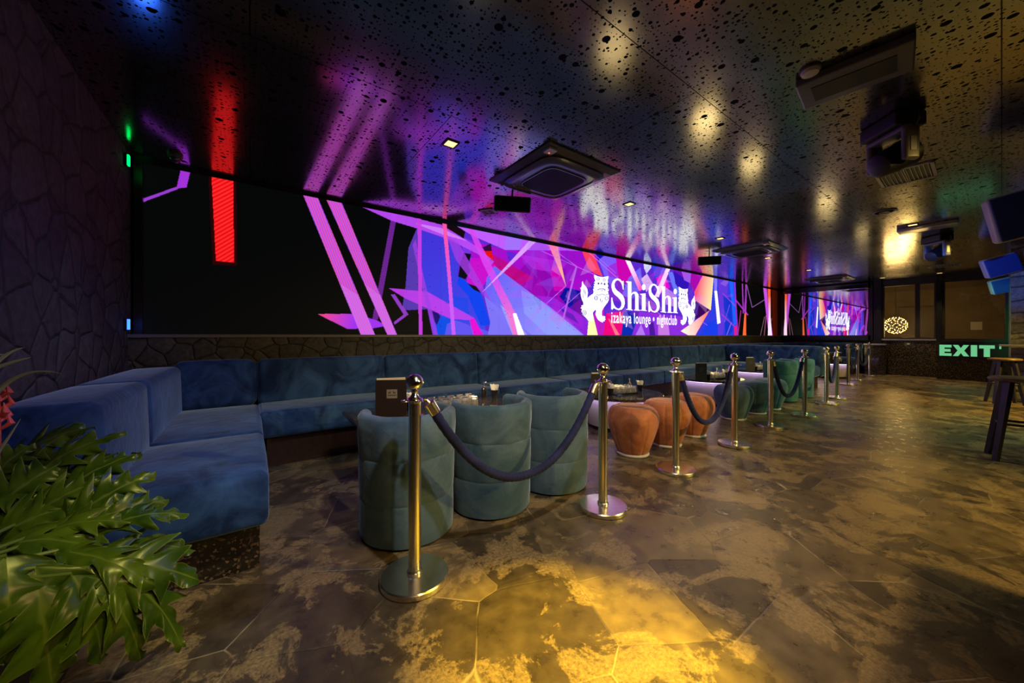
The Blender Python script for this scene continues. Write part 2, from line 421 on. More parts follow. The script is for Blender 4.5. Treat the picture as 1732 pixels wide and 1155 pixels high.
M['red_led'] = emis('red_indicator', (1, .1, .02), 5)
M['lens'] = simple('lamp_lens', (.05,.05,.06), .05, coat=1)

# ------------------------------------------------------------------ room shell
U0, U1, N0, N1 = -.88, 15.3, -4.2, WN
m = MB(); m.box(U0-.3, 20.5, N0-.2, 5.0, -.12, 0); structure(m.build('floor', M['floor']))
m = MB(); m.box(U0-.3, 20.5, N0-.2, 5.0, CH, CH+.12); structure(m.build('ceiling', M['ceiling']))
m = MB(); m.box(U0-.2, U0, N0, 5.0, 0, CH); structure(m.build('wall_left', M['stone']))
m = MB(); m.box(U0, 15.5, WN+.03, WN+.2, 0, CH); structure(m.build('wall_back', M['darkwall']))
m = MB(); m.box(U0, 20.5, N0-.2, N0, 0, CH); structure(m.build('wall_front', M['darkwall']))
m = MB(); m.box(11.3, U1, -.6, -.10, 0, CH); structure(m.build('wall_right', M['stone_green']))
# low stone wall that carries the screen, with its sill
m = MB(); m.box(U0, U1, 4.62, WN+.03, 0, 1.135); structure(m.build('wall_ledge', M['stone_ledge']))
m = MB(); m.box(U0, U1, 4.60, WN+.03, 1.135, 1.165); structure(m.build('trim_1', simple('sill_stone', (.16,.14,.12), .4)))
m = MB(); m.box(U0, U1, 4.725, WN+.03, 2.764, CH); structure(m.build('trim_2', M['frame']))

# end wall: granite parapet, header, posts and two windows, a mirror bay
m = MB(); m.box(U1, U1+.18, 1.03, 2.16, 0, 1.02); structure(m.build('wall_parapet', M['granite']))
m = MB(); m.box(14.85, U1+.18, -.12, 1.03, 0, .98); structure(m.build('wall_panel', M['granite']))
m = MB(); m.box(U1, U1+.18, 2.16, 5.0, 0, CH); structure(m.build('wall_end', M['darkwall']))
m = MB(); m.box(U1, U1+.18, -.6, 2.16, 2.66, CH); structure(m.build('trim_3', M['frame']))
m = MB(); m.box(U1-.10, U1+.2, 2.12, 2.30, 0, CH); structure(m.build('trim_4', M['black_gloss']))
m = MB(); m.box(U1-.10, U1+.2, .96, 1.06, .9, CH); structure(m.build('trim_5', M['black_gloss']))
m = MB(); m.box(U1-.04, U1+.22, 1.06, 2.12, 1.02, 1.06); structure(m.build('trim_6', M['silver']))
m = MB(); m.box(14.82, U1+.22, -.12, .96, .98, 1.03); structure(m.build('trim_7', M['frame']))

def window(n, y0, y1, z0, z1, bars):
    f = MB(); t = .045; x0, x1 = U1+.02, U1+.10
    f.box(x0, x1, y0, y0+t, z0, z1); f.box(x0, x1, y1-t, y1, z0, z1)
    f.box(x0, x1, y0+t, y1-t, z0, z0+t); f.box(x0, x1, y0+t, y1-t, z1-t, z1)
    for (b0, b1) in bars: f.box(x0, x1, b0, b1, z0+t, z1-t)
    w = structure(f.build('window_%d' % n, M['frame']))
    g = MB(); g.box(U1+.055, U1+.062, y0+t, y1-t, z0+t, z1-t); structure(g.build('window_pane', M['pane'], w))
window(1, 1.06, 2.12, 1.06, 2.66, [(1.37, 1.46)])
window(2, -.10, .96, 1.03, 2.66, [])

# lobby behind the windows
m = MB(); m.box(19.6, 19.8, -2, 5, 0, CH); structure(m.build('wall_lobby', M['plaster']))
m = MB(); m.box(15.5, 20.4, 4.6, 4.8, 0, CH); structure(m.build('wall_lobby_side', M['plaster']))
m = MB(); m.box(15.5, 20.4, -2.0, -1.8, 0, CH); structure(m.build('wall_lobby_end', M['plaster']))
m = MB(); m.box(19.5, 19.6, 1.3, 2.3, 0, 2.2); d = structure(m.build('door_1', simple('lobby_door', (.11,.08,.05), .5)))
m = MB(); m.box(18.7, 19.58, -.35, -.05, 0, CH); structure(m.build('trim_8', M['stone_green']))
m = MB(); m.box(19.58, 19.60, .38, .62, 1.35, 1.62); o = m.build('notice_sheet', M['whiteplastic']); tag(o, 'small pale sheet on the lobby wall behind the right window', 'notice')

# mirror bay at the end of the lounge
r = empty('wall_mirror', (U1, 3.4, 1.1), 0, 'large black-framed mirror at the end of the lounge reflecting the screen', 'mirror')
f = MB(); yA, yB, z0, z1 = -1.05, 1.22, -.03, 1.62
f.box(-.10, 0, yA-.07, yA+.05, z0-.05, z1+.05); f.box(-.10, 0, yB-.05, yB+.07, z0-.05, z1+.05)
f.box(-.10, 0, yA, yB, z0-.05, z0+.10); f.box(-.10, 0, yA, yB, z1-.10, z1+.05)
f.build('frame', M['black_gloss'], r)
f = MB(); f.box(-.045, -.035, yA+.05, yB-.05, z0+.10, z1-.10); f.build('mirror_glass', M['mirror'], r)

# dark plinth box beside the end sofa
r = empty('service_cabinet', (14.75, 1.89, 0), 0, 'low dark granite cabinet beside the last rope posts, under the mirror corner', 'cabinet')
f = MB(); f.box(.2, .42, .12, .55, 0, .88); f.build('body', M['granite'], r)
f = MB(); f.box(.18, .42, .10, .57, .88, .92); f.build('top', M['silver'], r)

# ------------------------------------------------------------------ video wall
DW = (5, 6, 6)
def build_screen():
    us = [-.80]; 
    while us[-1] < 15.22:
        u = us[-1]
        # finer where it stands nearer
        us.append(u + min(.014, .0042 + .0009*max(0, u+.8)))
    us = np.array(us); zs = np.linspace(1.165, 2.762, 262)
    U, Z = np.meshgrid(us, zs)
    img = np.zeros(U.shape + (3,)); img[:] = srgb(*DW)[:3]
    def lin(c): return np.array(srgb(*c)[:3])
    def inside(P):
        ins = np.zeros(U.shape, bool); n = len(P)
        us_ = [p[0] for p in P]; zs_ = [p[1] for p in P]
        iu0, iu1 = np.searchsorted(us, min(us_)), np.searchsorted(us, max(us_))
        iz0, iz1 = np.searchsorted(zs, min(zs_)), np.searchsorted(zs, max(zs_))
        sl = (slice(max(0, iz0-1), iz1+1), slice(max(0, iu0-1), iu1+1))
        u, z = U[sl], Z[sl]; s = np.zeros(u.shape, bool)
        for i in range(n):
            x1, y1 = P[i]; x2, y2 = P[(i+1) % n]
            if y1 == y2: continue
            c = ((y1 > z) != (y2 > z)) & (u < (x2-x1)*(z-y1)/(y2-y1)+x1); s ^= c
        return sl, s
    def poly(pts, col, a=1.0, col2=None, p1=None, p2=None, add=False, gain=1.0):
        P = [wall_uz(*p) for p in pts]; sl, s = inside(P)
        if not s.any(): return
        c = lin(col)*gain
        if col2 is not None:
            A = np.array(wall_uz(*p1)); B = np.array(wall_uz(*p2)); d = B-A
            t = ((U[sl]-A[0])*d[0] + (Z[sl]-A[1])*d[1]) / (d@d); t = np.clip(t, 0, 1)[..., None]
            c = c*(1-t) + lin(col2)*gain*t
        cur = img[sl]
        new = cur + c*a if add else cur*(1-a) + c*a
        img[sl] = np.where(s[..., None], new, cur)
    def line(p, q, w, col, a=.8):
        (x1, y1), (x2, y2) = p, q; L = math.hypot(x2-x1, y2-y1); nx, ny = -(y2-y1)/L*w/2, (x2-x1)/L*w/2
        poly([(x1+nx, y1+ny), (x2+nx, y2+ny), (x2-nx, y2-ny), (x1-nx, y1-ny)], col, a)
    def stripes(pts, c1, c2, per, ang, duty=.5, a=1):
        P = [wall_uz(*p) for p in pts]; sl, s = inside(P)
        ph = (U[sl]*math.cos(ang) + Z[sl]*math.sin(ang)) / per
        k = (.5+.5*np.sin(ph*2*PI))[..., None]
        c = lin(c1)*k + lin(c2)*(1-k); img[sl] = np.where(s[..., None], img[sl]*(1-a)+c*a, img[sl])
    # --- dark left part
    poly([(232, 341), (232, 347), (301, 321), (299, 317)], (150, 60, 205))
    poly([(308, 280), (325, 280), (316, 318), (299, 320)], (160, 50, 215))
    poly([(352, 280), (400, 280), (401, 450), (360, 448)], (60, 0, 2), .5)
    stripes([(357, 280), (394.5, 280), (396, 445), (365.5, 442)], (255, 48, 48), (235, 0, 8), .032, 2.3)
    # dim strip, long spikes
    poly([(663, 358), (672, 358), (638.4, 541), (629, 540)], (105, 35, 140))
    # --- main body
    poly([(704,387),(757,404),(775,412),(757,372),(1000,300),(1243,400),(1243,572),(735,572),(722,523),(679,525),(685,486),(696,410)], (92, 40, 208))
    poly([(690,420),(704,387),(712,470),(722,523),(679,525),(685,486)], (88, 55, 175))
    poly([(704,388),(750,396),(775,412),(773,469),(812,500),(822,572),(735,572),(716,500)], (66, 50, 215), 1, (60,70,235), (720,400), (800,560))
    poly([(756,374),(960,300),(1030,415),(1010,430),(960,424),(853,423),(800,400)], (192, 92, 252))
    poly([(856,390),(884,396),(877,423),(852,423)], (150,120,252), .7)
    poly([(900,398),(940,405),(925,424),(895,424)], (170,70,235), .6)
    poly([(784,404),(853,423),(1002,425),(1010,440),(1006,470),(960,541),(835,450),(800,440)], (168, 8, 205))
    poly([(862,472),(895,440),(955,455),(962,535),(905,505)], (135, 0, 165), .7)
    poly([(875,430),(960,445),(940,462),(900,455)], (200,40,235), .5)
    poly([(800,425),(838,433),(900,470),(880,482),(838,455)], (195, 0, 100), .75)
    poly([(855,425),(872,428),(866,445),(858,440)], (60,40,215), .8)
    poly([(815,419),(829,415),(833,440),(826,437),(817,428)], (235, 12, 10))
    poly([(815,419),(829,412),(831,425),(817,425)], (50,5,60))
    poly([(795,436),(822,438),(838,450),(812,490),(788,478)], (215, 0, 205), .85)
    poly([(930,460),(945,440),(956,483),(950,492),(936,492)], (225, 0, 190), .7)
    poly([(784,402),(800,410),(790,440),(778,440)], (120,50,230))
    # blue facets at the left foot
    poly([(775,467),(812,494),(829,550),(812,551),(790,500),(772,480)], (8, 66, 240))
    poly([(765,500),(790,505),(793,541),(768,530)], (12,70,235), .7)
    poly([(738,533),(762,540),(752,572),(737,572)], (2, 78, 232))
    poly([(722,524),(736,524),(744,535),(738,550)], (30,10,110))
    poly([(755,548),(770,542),(860,572),(750,572)], (110,90,245), .7)
    for P in ([(783,428),(796,430),(790,450),(795,458),(786,473),(774,468),(778,443)], [(789,479),(806,485),(815,497),(800,490)]):
        poly(P, (8,3,6))
    poly([(752,370),(786,392),(783,404),(760,393)], (20,6,6))
    # pale-blue band
    poly([(835,450),(905,502),(960,541),(992,572),(880,572),(846,540),(818,501),(822,470)], (112, 100, 250), 1, (150,150,255), (840,470), (940,560))
    poly([(818,501),(860,535),(905,572),(823,572),(828,545)], (128,118,250), .95)
    poly([(845,515),(862,530),(895,572),(868,572)], (185,175,255), .6)
    poly([(880,490),(905,502),(985,572),(930,572),(885,530)], (150,165,255), .6)
    # big magenta blades
    poly([(656.6,487.5),(721.6,493.5),(800.8,537.7),(818,572),(800,572),(793,541.5),(760.5,539),(685,505)], (195,62,238), .85)
    poly([(793,541),(801,538),(819,572),(802,572)], (232,10,215))
    poly([(595.6,343),(640,350),(673.5,362),(745,380.5),(804.7,417),(834.5,443),(830,448),(807,430),(755,404),(700.8,385.7),(661.8,374)], (190,75,248), .88)
    poly([(700,378),(745,386),(790,408),(750,398)], (225,150,255), .6)
    poly([(697,415),(702,405),(716,470),(741,572),(732,572),(722,523)], (158,62,228), .75)
    poly([(705,360),(711.5,360),(713.5,572),(707.5,572)], (205,62,228), .9)
    poly([(746.5,370),(753.5,370),(762,470),(770,572),(763.5,572),(756,470)], (255,85,170), .95, (205,95,250), (750,400), (766,520))
    poly([(755,400),(775,412),(830,510),(816,500),(770,440)], (165,60,230), .7)
    poly([(789.5,384),(798,384),(831,451.5),(871,531),(888,572),(868,572),(856,530),(815,445)], (222,70,242), .8, (255,110,205), (840,470), (872,530))
    poly([(866,530),(872,530),(888,572),(876,572)], (255,225,255), 1, gain=1.4)
    poly([(812,497),(899,402),(911,404)], (222,160,252))
    poly([(536.6,531),(597,531),(636,541.5),(653,551),(625.5,556),(586.5,556)], (235,70,140), 1, (160,50,240), (545,533), (600,545))
    poly([(660,498),(667,498),(690,532),(667,549),(665,545),(682,532)], (150,60,200), .9)
    # the two broad slanted beams with moire bands
    for A in ([(509,322),(534,328),(636,572),(612,572)], [(548,330),(574,336),(673,572),(657,572)]):
        stripes(A, (250,85,150), (150,78,250), .026, .35)
        f = lambda p, q, y: p[0] + (q[0]-p[0])*(y-p[1])/(q[1]-p[1])
        poly([(f(A[0],A[3],480),480),(f(A[1],A[2],500),500),A[2],A[3]], (215,120,245), .45)
    # --- centre facets
    poly([(923,406),(940,408),(956,484)], (255,110,165), 1, (255,190,140), (930,415), (954,478), gain=1.1)
    poly([(980,415),(998,418),(1018,468),(1003,462),(993,453)], (252,62,95))
    poly([(1003,420),(1023,428),(1011,441)], (12,14,180))
    poly([(1011,440),(1025,430),(1048,434),(1050,460),(1034,486),(1022,470)], (128,92,250))
    poly([(1025,452),(1040,444),(1048,458),(1042,471),(1029,468)], (162,35,225), .9)
    poly([(1040,436),(1058,438),(1072,466),(1064,480),(1046,478),(1044,466)], (205,0,178))
    poly([(1062,470),(1082,452),(1086,480),(1070,505),(1050,500)], (118,105,250), .9)
    poly([(1052,430),(1060.5,432),(1086,489),(1080,493)], (255,225,250), 1, (255,70,180), (1058,445), (1083,490), gain=1.3)
    poly([(1087,438),(1101,440),(1100,453),(1092,463),(1088,454)], (205,205,255), gain=1.2)
    poly([(1083,472),(1093,463),(1103,480),(1092,494)], (242,200,252))
    poly([(1101,440),(1133,448),(1122,468),(1106,470)], (48,72,232))
    poly([(1108,470),(1122,463),(1132,486),(1116,496)], (238,0,212))
    poly([(1126,452),(1132.5,454),(1113,503),(1106,501)], (255,205,245), gain=1.25)
    poly([(1128,460),(1136,460),(1150,500),(1142,502)], (105,120,250))
    poly([(1136,448),(1168,456),(1162,490),(1151,495),(1141,480)], (48,18,185))
    poly([(1149,452),(1168,457),(1166,479),(1156,474)], (158,88,238))
    poly([(1168,457),(1206,470),(1190,480),(1173,495),(1166,480)], (175,0,170), .9)
    poly([(1120,483),(1142,498),(1144,520),(1125,515)], (215,150,250), .7)
    poly([(955,486),(980,492),(986,530),(965,525),(945,502)], (10,12,158))
    poly([(965,500),(985,498),(992,540),(975,534)], (70,10,150), .8)
    poly([(905,500),(935,503),(996,543),(996,572),(985,566)], (150,35,225), .85)
    poly([(945,520),(968,532),(978,548),(956,535)], (10,30,175), .9)
    poly([(994,543),(1000,525),(1011,572),(991.5,572)], (255,242,165), gain=1.25)
    poly([(1002,530),(1020,520),(1022,572),(1011,572)], (205,20,200), .8)
    poly([(1024,530),(1052,526),(1052,572),(1018,572)], (245,0,125))
    poly([(1027,538),(1032,542),(1050,572),(1042,572)], (255,120,140))
    poly([(1054,528),(1080,527),(1068,572),(1049,572)], (2,42,178))
    poly([(1080,527),(1150,535),(1182,572),(1066,572)], (142,44,224))
    poly([(1074,566),(1083,548),(1092,572),(1072,572)], (190,130,250), .8)
    poly([(1096,545),(1104,545),(1108,572),(1098,572)], (60,15,150), .9)
    poly([(1112,535),(1128,538),(1132,572),(1112,572)], (235,150,235), .6)
    # --- right facets
    poly([(1187,466),(1206,470),(1201,525),(1173,507),(1173,494)], (255,82,125), 1, (255,225,165), (1180,480), (1203,500), gain=1.15)
    poly([(1173,507),(1199,524.6),(1184,535.6),(1171,541)], (58,0,92))
    poly([(1199,524.6),(1172,572),(1150,560)], (255,140,130), 1, (255,235,225), (1190,535), (1156,562), gain=1.1)
    poly([(1206,465),(1243,475),(1246,572),(1174,572),(1201,525)], (48,60,228))
    poly([(1195,545),(1215,540),(1225,572),(1180,572)], (8,62,238), .8)
    poly([(1214,466),(1231,470),(1228,510),(1221,572),(1213,572)], (112,52,218), .7)
    poly([(1222,500),(1236,505),(1238,560),(1226,572)], (6,50,205), .9)
    poly([(1206,465),(1212,466),(1211.5,494),(1207,494)], (135,125,255))
    poly([(1207,492),(1211.5,492),(1217.5,546),(1212,548)], (238,240,255), gain=1.5)
    poly([(1231.6,470),(1238,471),(1244,548),(1240,551)], (22,98,250), gain=1.1)
    line((1241,476), (1247,572), 2.2, (168,45,205)); line((1221,496), (1243,518), 1.6, (160,70,225)); line((1242,506), (1264,533), 2.2, (190,50,220))
    line((1219,531), (1242,553), 1.8, (175,60,220)); line((1226,572), (1236,545), 1.6, (140,110,235)); line((1224,545), (1233,515), 1.2, (130,90,225))
    line((1254.5,478), (1256,530), 2.0, (175,60,205)); line((1261,478), (1259,545), 2.6, (200,70,210)); line((1262,484), (1257,525), 1.5, (120,50,170))
    poly([(1254.6,572),(1261,572),(1260.7,530),(1258,530)], (255,105,55))
    poly([(1241,552),(1245,550),(1244.5,572),(1240.5,572)], (250,20,120))
    line((1246,572), (1252,525), 1.5, (190,50,150))
    line((1262,482), (1271,520), 1.5, (130,85,150)); line((1271,520), (1292,507), 1.5, (130,85,150))
    line((1292,535.6), (1284,572), 1.0, (140,100,120)); line((1294.7,533), (1291,572), 1.2, (170,90,120)); line((1307,534), (1302,545), 1.2, (130,60,60))
    poly([(1304,486),(1319,490),(1319,572),(1306,572)], (85,16,0), 1, (14,8,6), (1303,530), (1318,530))
    poly([(1289,480),(1294,481),(1306.5,572),(1299.5,572)], (205,82,232))
    line((1296,482), (1298,520), 1.5, (190,70,150))
    poly([(1297.8,484),(1302,484),(1302.4,538),(1305,572),(1297.4,572),(1299,530)], (255,95,45), 1, (255,215,235), (1300,500), (1301,548), gain=1.25)
    # thin crossing lines
    for p, q, w in (((956.7,483),(896,538),1.1),((979.5,495.7),(905,560),1.0),((973.6,451.5),(950,545),3.0),((915,408),(975,451.5),1.1),
                    ((913,424),(1003,464),1.0),((984,418),(1046,473),1.3),((990,418),(1040,462),.8),((1045,473),(1125,540),1.0),((1180,540),(1195,550),.8)):
        line(p, q, w, (205,120,250), .75)
    # panel seams and screw holes of the LED cabinets
    for k in range(26):
        u = 1.7 + .5*k
        i = np.searchsorted(us, u)
        if i < len(us)-1: img[:, i] *= .86
    for z in (1.7, 2.2):
        j = np.searchsorted(zs, z); img[j] *= .90
    rs = np.random.RandomState(3)
    for k in range(260):
        u = 1.6 + rs.rand()*8.4; z = 1.2 + rs.rand()*1.45
        i = np.searchsorted(us, u); j = np.searchsorted(zs, z); img[max(0,j-1):j+1, max(0,i-1):i+2] *= .55
    # random faint facets add the crystalline look
    rs = np.random.RandomState(11)
    for k in range(60):
        cx = 850 + rs.rand()*385; cy = 435 + rs.rand()*110; r_ = 8 + rs.rand()*22
        P = [(cx + r_*math.cos(a_)*rs.uniform(.5,1.3), cy + r_*math.sin(a_)*rs.uniform(.5,1.6)) for a_ in (rs.rand()*2, 2+rs.rand()*1.5, 4+rs.rand()*1.5)]
        yt = 568 - (1650/ (WN/(CS-SN*(cx-CXP)/FPX)) *FPX/1000) 
        c = [(200,60,250),(120,80,250),(220,20,200),(60,30,190),(240,170,255)][rs.randint(5)]
        poly(P, c, .16)
    img *= 1.0
    nz_, nu_ = U.shape
    V = np.empty((nz_*nu_, 3), np.float32); V[:, 0] = U.ravel(); V[:, 1] = WN-.02; V[:, 2] = Z.ravel()
    idx = np.arange(nz_*nu_).reshape(nz_, nu_)
    F = np.stack([idx[:-1, :-1], idx[:-1, 1:], idx[1:, 1:], idx[1:, :-1]], -1).reshape(-1, 4)
    me = bpy.data.meshes.new('led_panel')
    me.vertices.add(len(V)); me.vertices.foreach_set('co', V.ravel())
    me.loops.add(F.size); me.loops.foreach_set('vertex_index', F.ravel().astype(np.int32))
    me.polygons.add(len(F)); me.polygons.foreach_set('loop_start', (np.arange(len(F))*4).astype(np.int32))
    me.update(calc_edges=True)
    ca = me.color_attributes.new('picture', 'FLOAT_COLOR', 'POINT')
    buf = np.ones((nz_*nu_, 4), np.float32); buf[:, :3] = img.reshape(-1, 3); ca.data.foreach_set('color', buf.ravel())
    mt, nt, b = new_mat('led_screen')
    a_ = nd(nt, 'ShaderNodeAttribute', _attribute_name='picture')
    nt.links.new(a_.outputs['Color'], b.inputs['Emission Color']); b.inputs['Emission Strength'].default_value = 1.0
    b.inputs['Base Color'].default_value = (.004,.004,.004,1); b.inputs['Roughness'].default_value = .5; b.inputs['Specular IOR Level'].default_value = .12
    me.materials.append(mt)
    return me

scr = empty('video_wall', (0, 0, 0), 0, 'long LED video wall above the sofa showing purple and blue shards and a white club logo', 'screen')
o = link(bpy.data.objects.new('led_panel', build_screen())); o.parent = scr
m = MB()
m.box(-.86, -.80, WN-.06, WN+.02, 1.165, 2.762); m.box(15.22, 15.30, WN-.06, WN+.02, 1.165, 2.762); m.box(-.86, 15.3, WN-.012, WN+.025, 1.165, 2.762)
m.build('backing_frame', M['frame'], scr)
white = emis('logo_white', (1, 1, 1), 1.5)
ink = emis('logo_ink', srgb(110, 60, 200), .7)

def flat(name, polys, mat, parent, off, thick=.004):
    """flat outlines on the screen, tessellated, as one mesh"""
    cu = bpy.data.curves.new(name, 'CURVE'); cu.dimensions = '2D'; cu.fill_mode = 'BOTH'; cu.extrude = thick/2
    for P in polys:
        s = cu.splines.new('POLY'); s.points.add(len(P)-1); s.use_cyclic_u = True
        for i, (a, b) in enumerate(P): s.points[i].co = (a, b, 0, 1)
    t = bpy.data.objects.new(name, cu); COL.objects.link(t)
    dg = bpy.context.evaluated_depsgraph_get(); dg.update()
    me = bpy.data.meshes.new_from_object(t.evaluated_get(dg)); COL.objects.unlink(t); bpy.data.objects.remove(t)
    me.name = name; me.materials.clear(); me.materials.append(mat)
    o = link(bpy.data.objects.new(name, me)); o.parent = parent
    o.rotation_euler = (PI/2, 0, 0); o.location = (0, WN-.02-off, 0)
    return o

def crop(ox, oy, s): return lambda P: [wall_uz(ox + x/s, oy + y/s) for x, y in P]
def ell(cx, cy, rx, ry, n=22): return [(cx+rx*math.cos(2*PI*k/n), cy+ry*math.sin(2*PI*k/n)) for k in range(n)]
C1 = crop(1025, 460, 10.825)
gS = [(300,165),(303,325),(290,318),(282,262),(262,205),(235,168),(195,148),(155,170),(133,222),(140,285),(180,340),(240,385),(290,435),(318,500),(324,580),(306,645),(268,688),(215,700),(160,682),(122,656),(98,690),(78,680),(80,470),(95,470),(102,530),(124,600),(162,655),(205,674),(240,660),(264,618),(266,562),(245,512),(200,462),(140,412),(100,352),(83,282),(88,218),(110,165),(150,130),(195,120),(240,138),(270,172),(284,180),(292,165)]
gh = [(352,172),(445,178),(445,405),(470,375),(505,362),(545,375),(570,410),(576,460),(576,690),(600,696),(600,710),(498,704),(498,694),(518,690),(518,450),(510,405),(490,392),(462,408),(445,440),(445,688),(470,694),(470,704),(350,690),(350,681),(382,678),(382,202),(352,184)]
gi = [(612,402),(705,394),(705,700),(726,704),(726,716),(608,705),(608,696),(640,692),(640,424),(612,414)]
big = [C1(gS), C1(gh), C1(gi), C1(ell(672, 280, 33, 54))]
D = 1.31
flat('logo_lettering', big + [[(a+D, b) for a, b in P] for P in big], white, scr, .006)
C2 = crop(960, 450, 10.5)
lion = [(455,155),(500,178),(540,190),(610,200),(660,190),(706,180),(705,215),(690,262),(702,290),(688,312),(708,350),(692,385),(714,420),(700,470),(716,520),(712,600),(690,650),(650,700),(615,750),(590,800),(590,870),(600,888),(642,890),(650,910),(640,930),(658,945),(636,960),(640,980),(612,978),(605,1002),(570,985),(530,960),(500,910),(480,860),(490,790),(472,775),(432,822),(425,870),(440,905),(420,945),(430,965),(395,975),(350,972),(330,940),(290,900),(245,862),(230,800),(240,762),(213,745),(238,725),(225,705),(265,690),(262,646),(300,600),(345,560),(400,515),(440,490),(446,450),(436,415),(455,395),(442,372),(460,350),(448,325),(468,312),(452,290),(476,270),(470,240),(455,200)]
tail = [(250,270),(262,320),(300,360),(330,410),(342,480),(330,560),(300,610),(268,646),(240,600),(222,540),(213,480),(225,430),(208,385),(222,392),(240,340),(238,300)]
def ring(cx, cy, r, w, n=16):
    return [ell(cx, cy, r, r*1.15, n), list(reversed(ell(cx, cy, r-w, (r-w)*1.15, n)))]
marks = [ell(527, 312, 15, 20, 12), ell(636, 322, 15, 22, 12), [(560,330),(580,288),(600,330),(590,332),(580,312),(570,332)],
         [(515,440),(518,415),(545,402),(585,397),(625,404),(648,418),(650,440),(640,438),(625,418),(585,409),(545,415),(526,424)],
         [(552,445),(570,432),(600,434),(614,446),(600,442),(572,440)], [(552,560),(570,600),(566,650),(560,620)], [(575,655),(590,610),(598,585),(592,640)],
         [(240,470),(256,520),(268,600),(256,560)], [(282,400),(300,470),(296,560),(290,480)], [(262,380),(276,460),(280,540),(268,470)]]
for a, b, r_, w_ in ((520,232,24,7),(630,248,22,7),(485,570,34,9),(485,570,16,6),(672,575,30,8),(275,830,40,8),(275,830,20,7)): marks += ring(a, b, r_, w_)
for k in range(9): marks.append(ell(505+k*24, 510+8*math.sin(k*1.3), 8, 9, 8))
for k in range(5): marks += [ell(462, 300+k*38, 6, 9, 6), ell(698, 300+k*38, 6, 9, 6)]
L1 = [C2(lion), C2(tail)]; K1 = [C2(p) for p in marks]
ua = 5.075; ub = 5.90; off2 = 8.56
mir = lambda P: [(off2 + (ub - a), b) for a, b in P]
flat('lion_emblem', L1, white, scr, .006)['label'] = 'white guardian lion left of the lettering'
flat('lion_drawing', K1, ink, scr, .0105)
flat('lion_emblem', [mir(P) for P in L1], white, scr, .006)['label'] = 'white guardian lion right of the lettering'
flat('lion_drawing', [mir(P) for P in K1], ink, scr, .0105)

def text_mesh(name, body, mat, parent, loc, rot, height, width=None, extrude=.002, bold=0.0, align='LEFT'):
    cu = bpy.data.curves.new(name, 'FONT'); cu.body = body; cu.size = 1; cu.extrude = 0; cu.offset = bold; cu.space_character = 1.12 if bold else 1
    t = bpy.data.objects.new(name, cu); COL.objects.link(t)
    dg = bpy.context.evaluated_depsgraph_get(); dg.update()
    me = bpy.data.meshes.new_from_object(t.evaluated_get(dg)); COL.objects.unlink(t); bpy.data.objects.remove(t)
    n = len(me.vertices); co = np.empty(n*3, np.float32); me.vertices.foreach_get('co', co); co = co.reshape(-1, 3)
    x0, x1 = co[:, 0].min(), co[:, 0].max(); sy = height/.7
    sx = sy if width is None else width/(x1-x0)
    co[:, 0] = (co[:, 0]-x0)*sx; co[:, 1] *= sy; me.vertices.foreach_set('co', co.ravel()); me.update()
    me.name = name; me.materials.clear(); me.materials.append(mat)
    o = link(bpy.data.objects.new(name, me)); o.parent = parent; o.location = loc; o.rotation_euler = rot
    return o
text_mesh('logo_subtitle', 'izakaya lounge \u2022 nightclub', white, scr, (5.98, WN-.03, 1.42), (PI/2, 0, 0), .235, 2.50, bold=.008)

# ------------------------------------------------------------------ small LED fixtures in the left corner
def bar_led(loc, mat, label, rgb, w):
    r = empty('led_bar', loc, 0, label, 'lamp')
    a = MB(); a.box(-.02, .0, -.03, .03, -.05, .05); a.build('housing', M['black'], r)
    a = MB(); a.box(0, .012, -.02, .02, -.045, .045); a.build('diffuser', mat, r)
    return r
bar_led((-.86, 4.50, 2.68), M['green_led'], 'glowing green LED bar high in the left corner', (0,1,.2), 3)
bar_led((-.86, 4.50, 1.25), M['blue_led'], 'glowing blue LED bar low in the left corner at the sill', (.1,.2,1), 3)
r = empty('dome_camera', (-.55, 4.45, CH), 0, 'dark dome camera on the ceiling beside the green LED', 'camera')
a = MB(); a.lathe([(.055,0),(.055,-.02),(.045,-.03)], 20); a.build('base', M['greyplastic'], r)
a = MB(); a.lathe([(.042,-.03),(.038,-.05),(.02,-.066),(.002,-.07)], 20); a.build('dome', M['lens'], r)

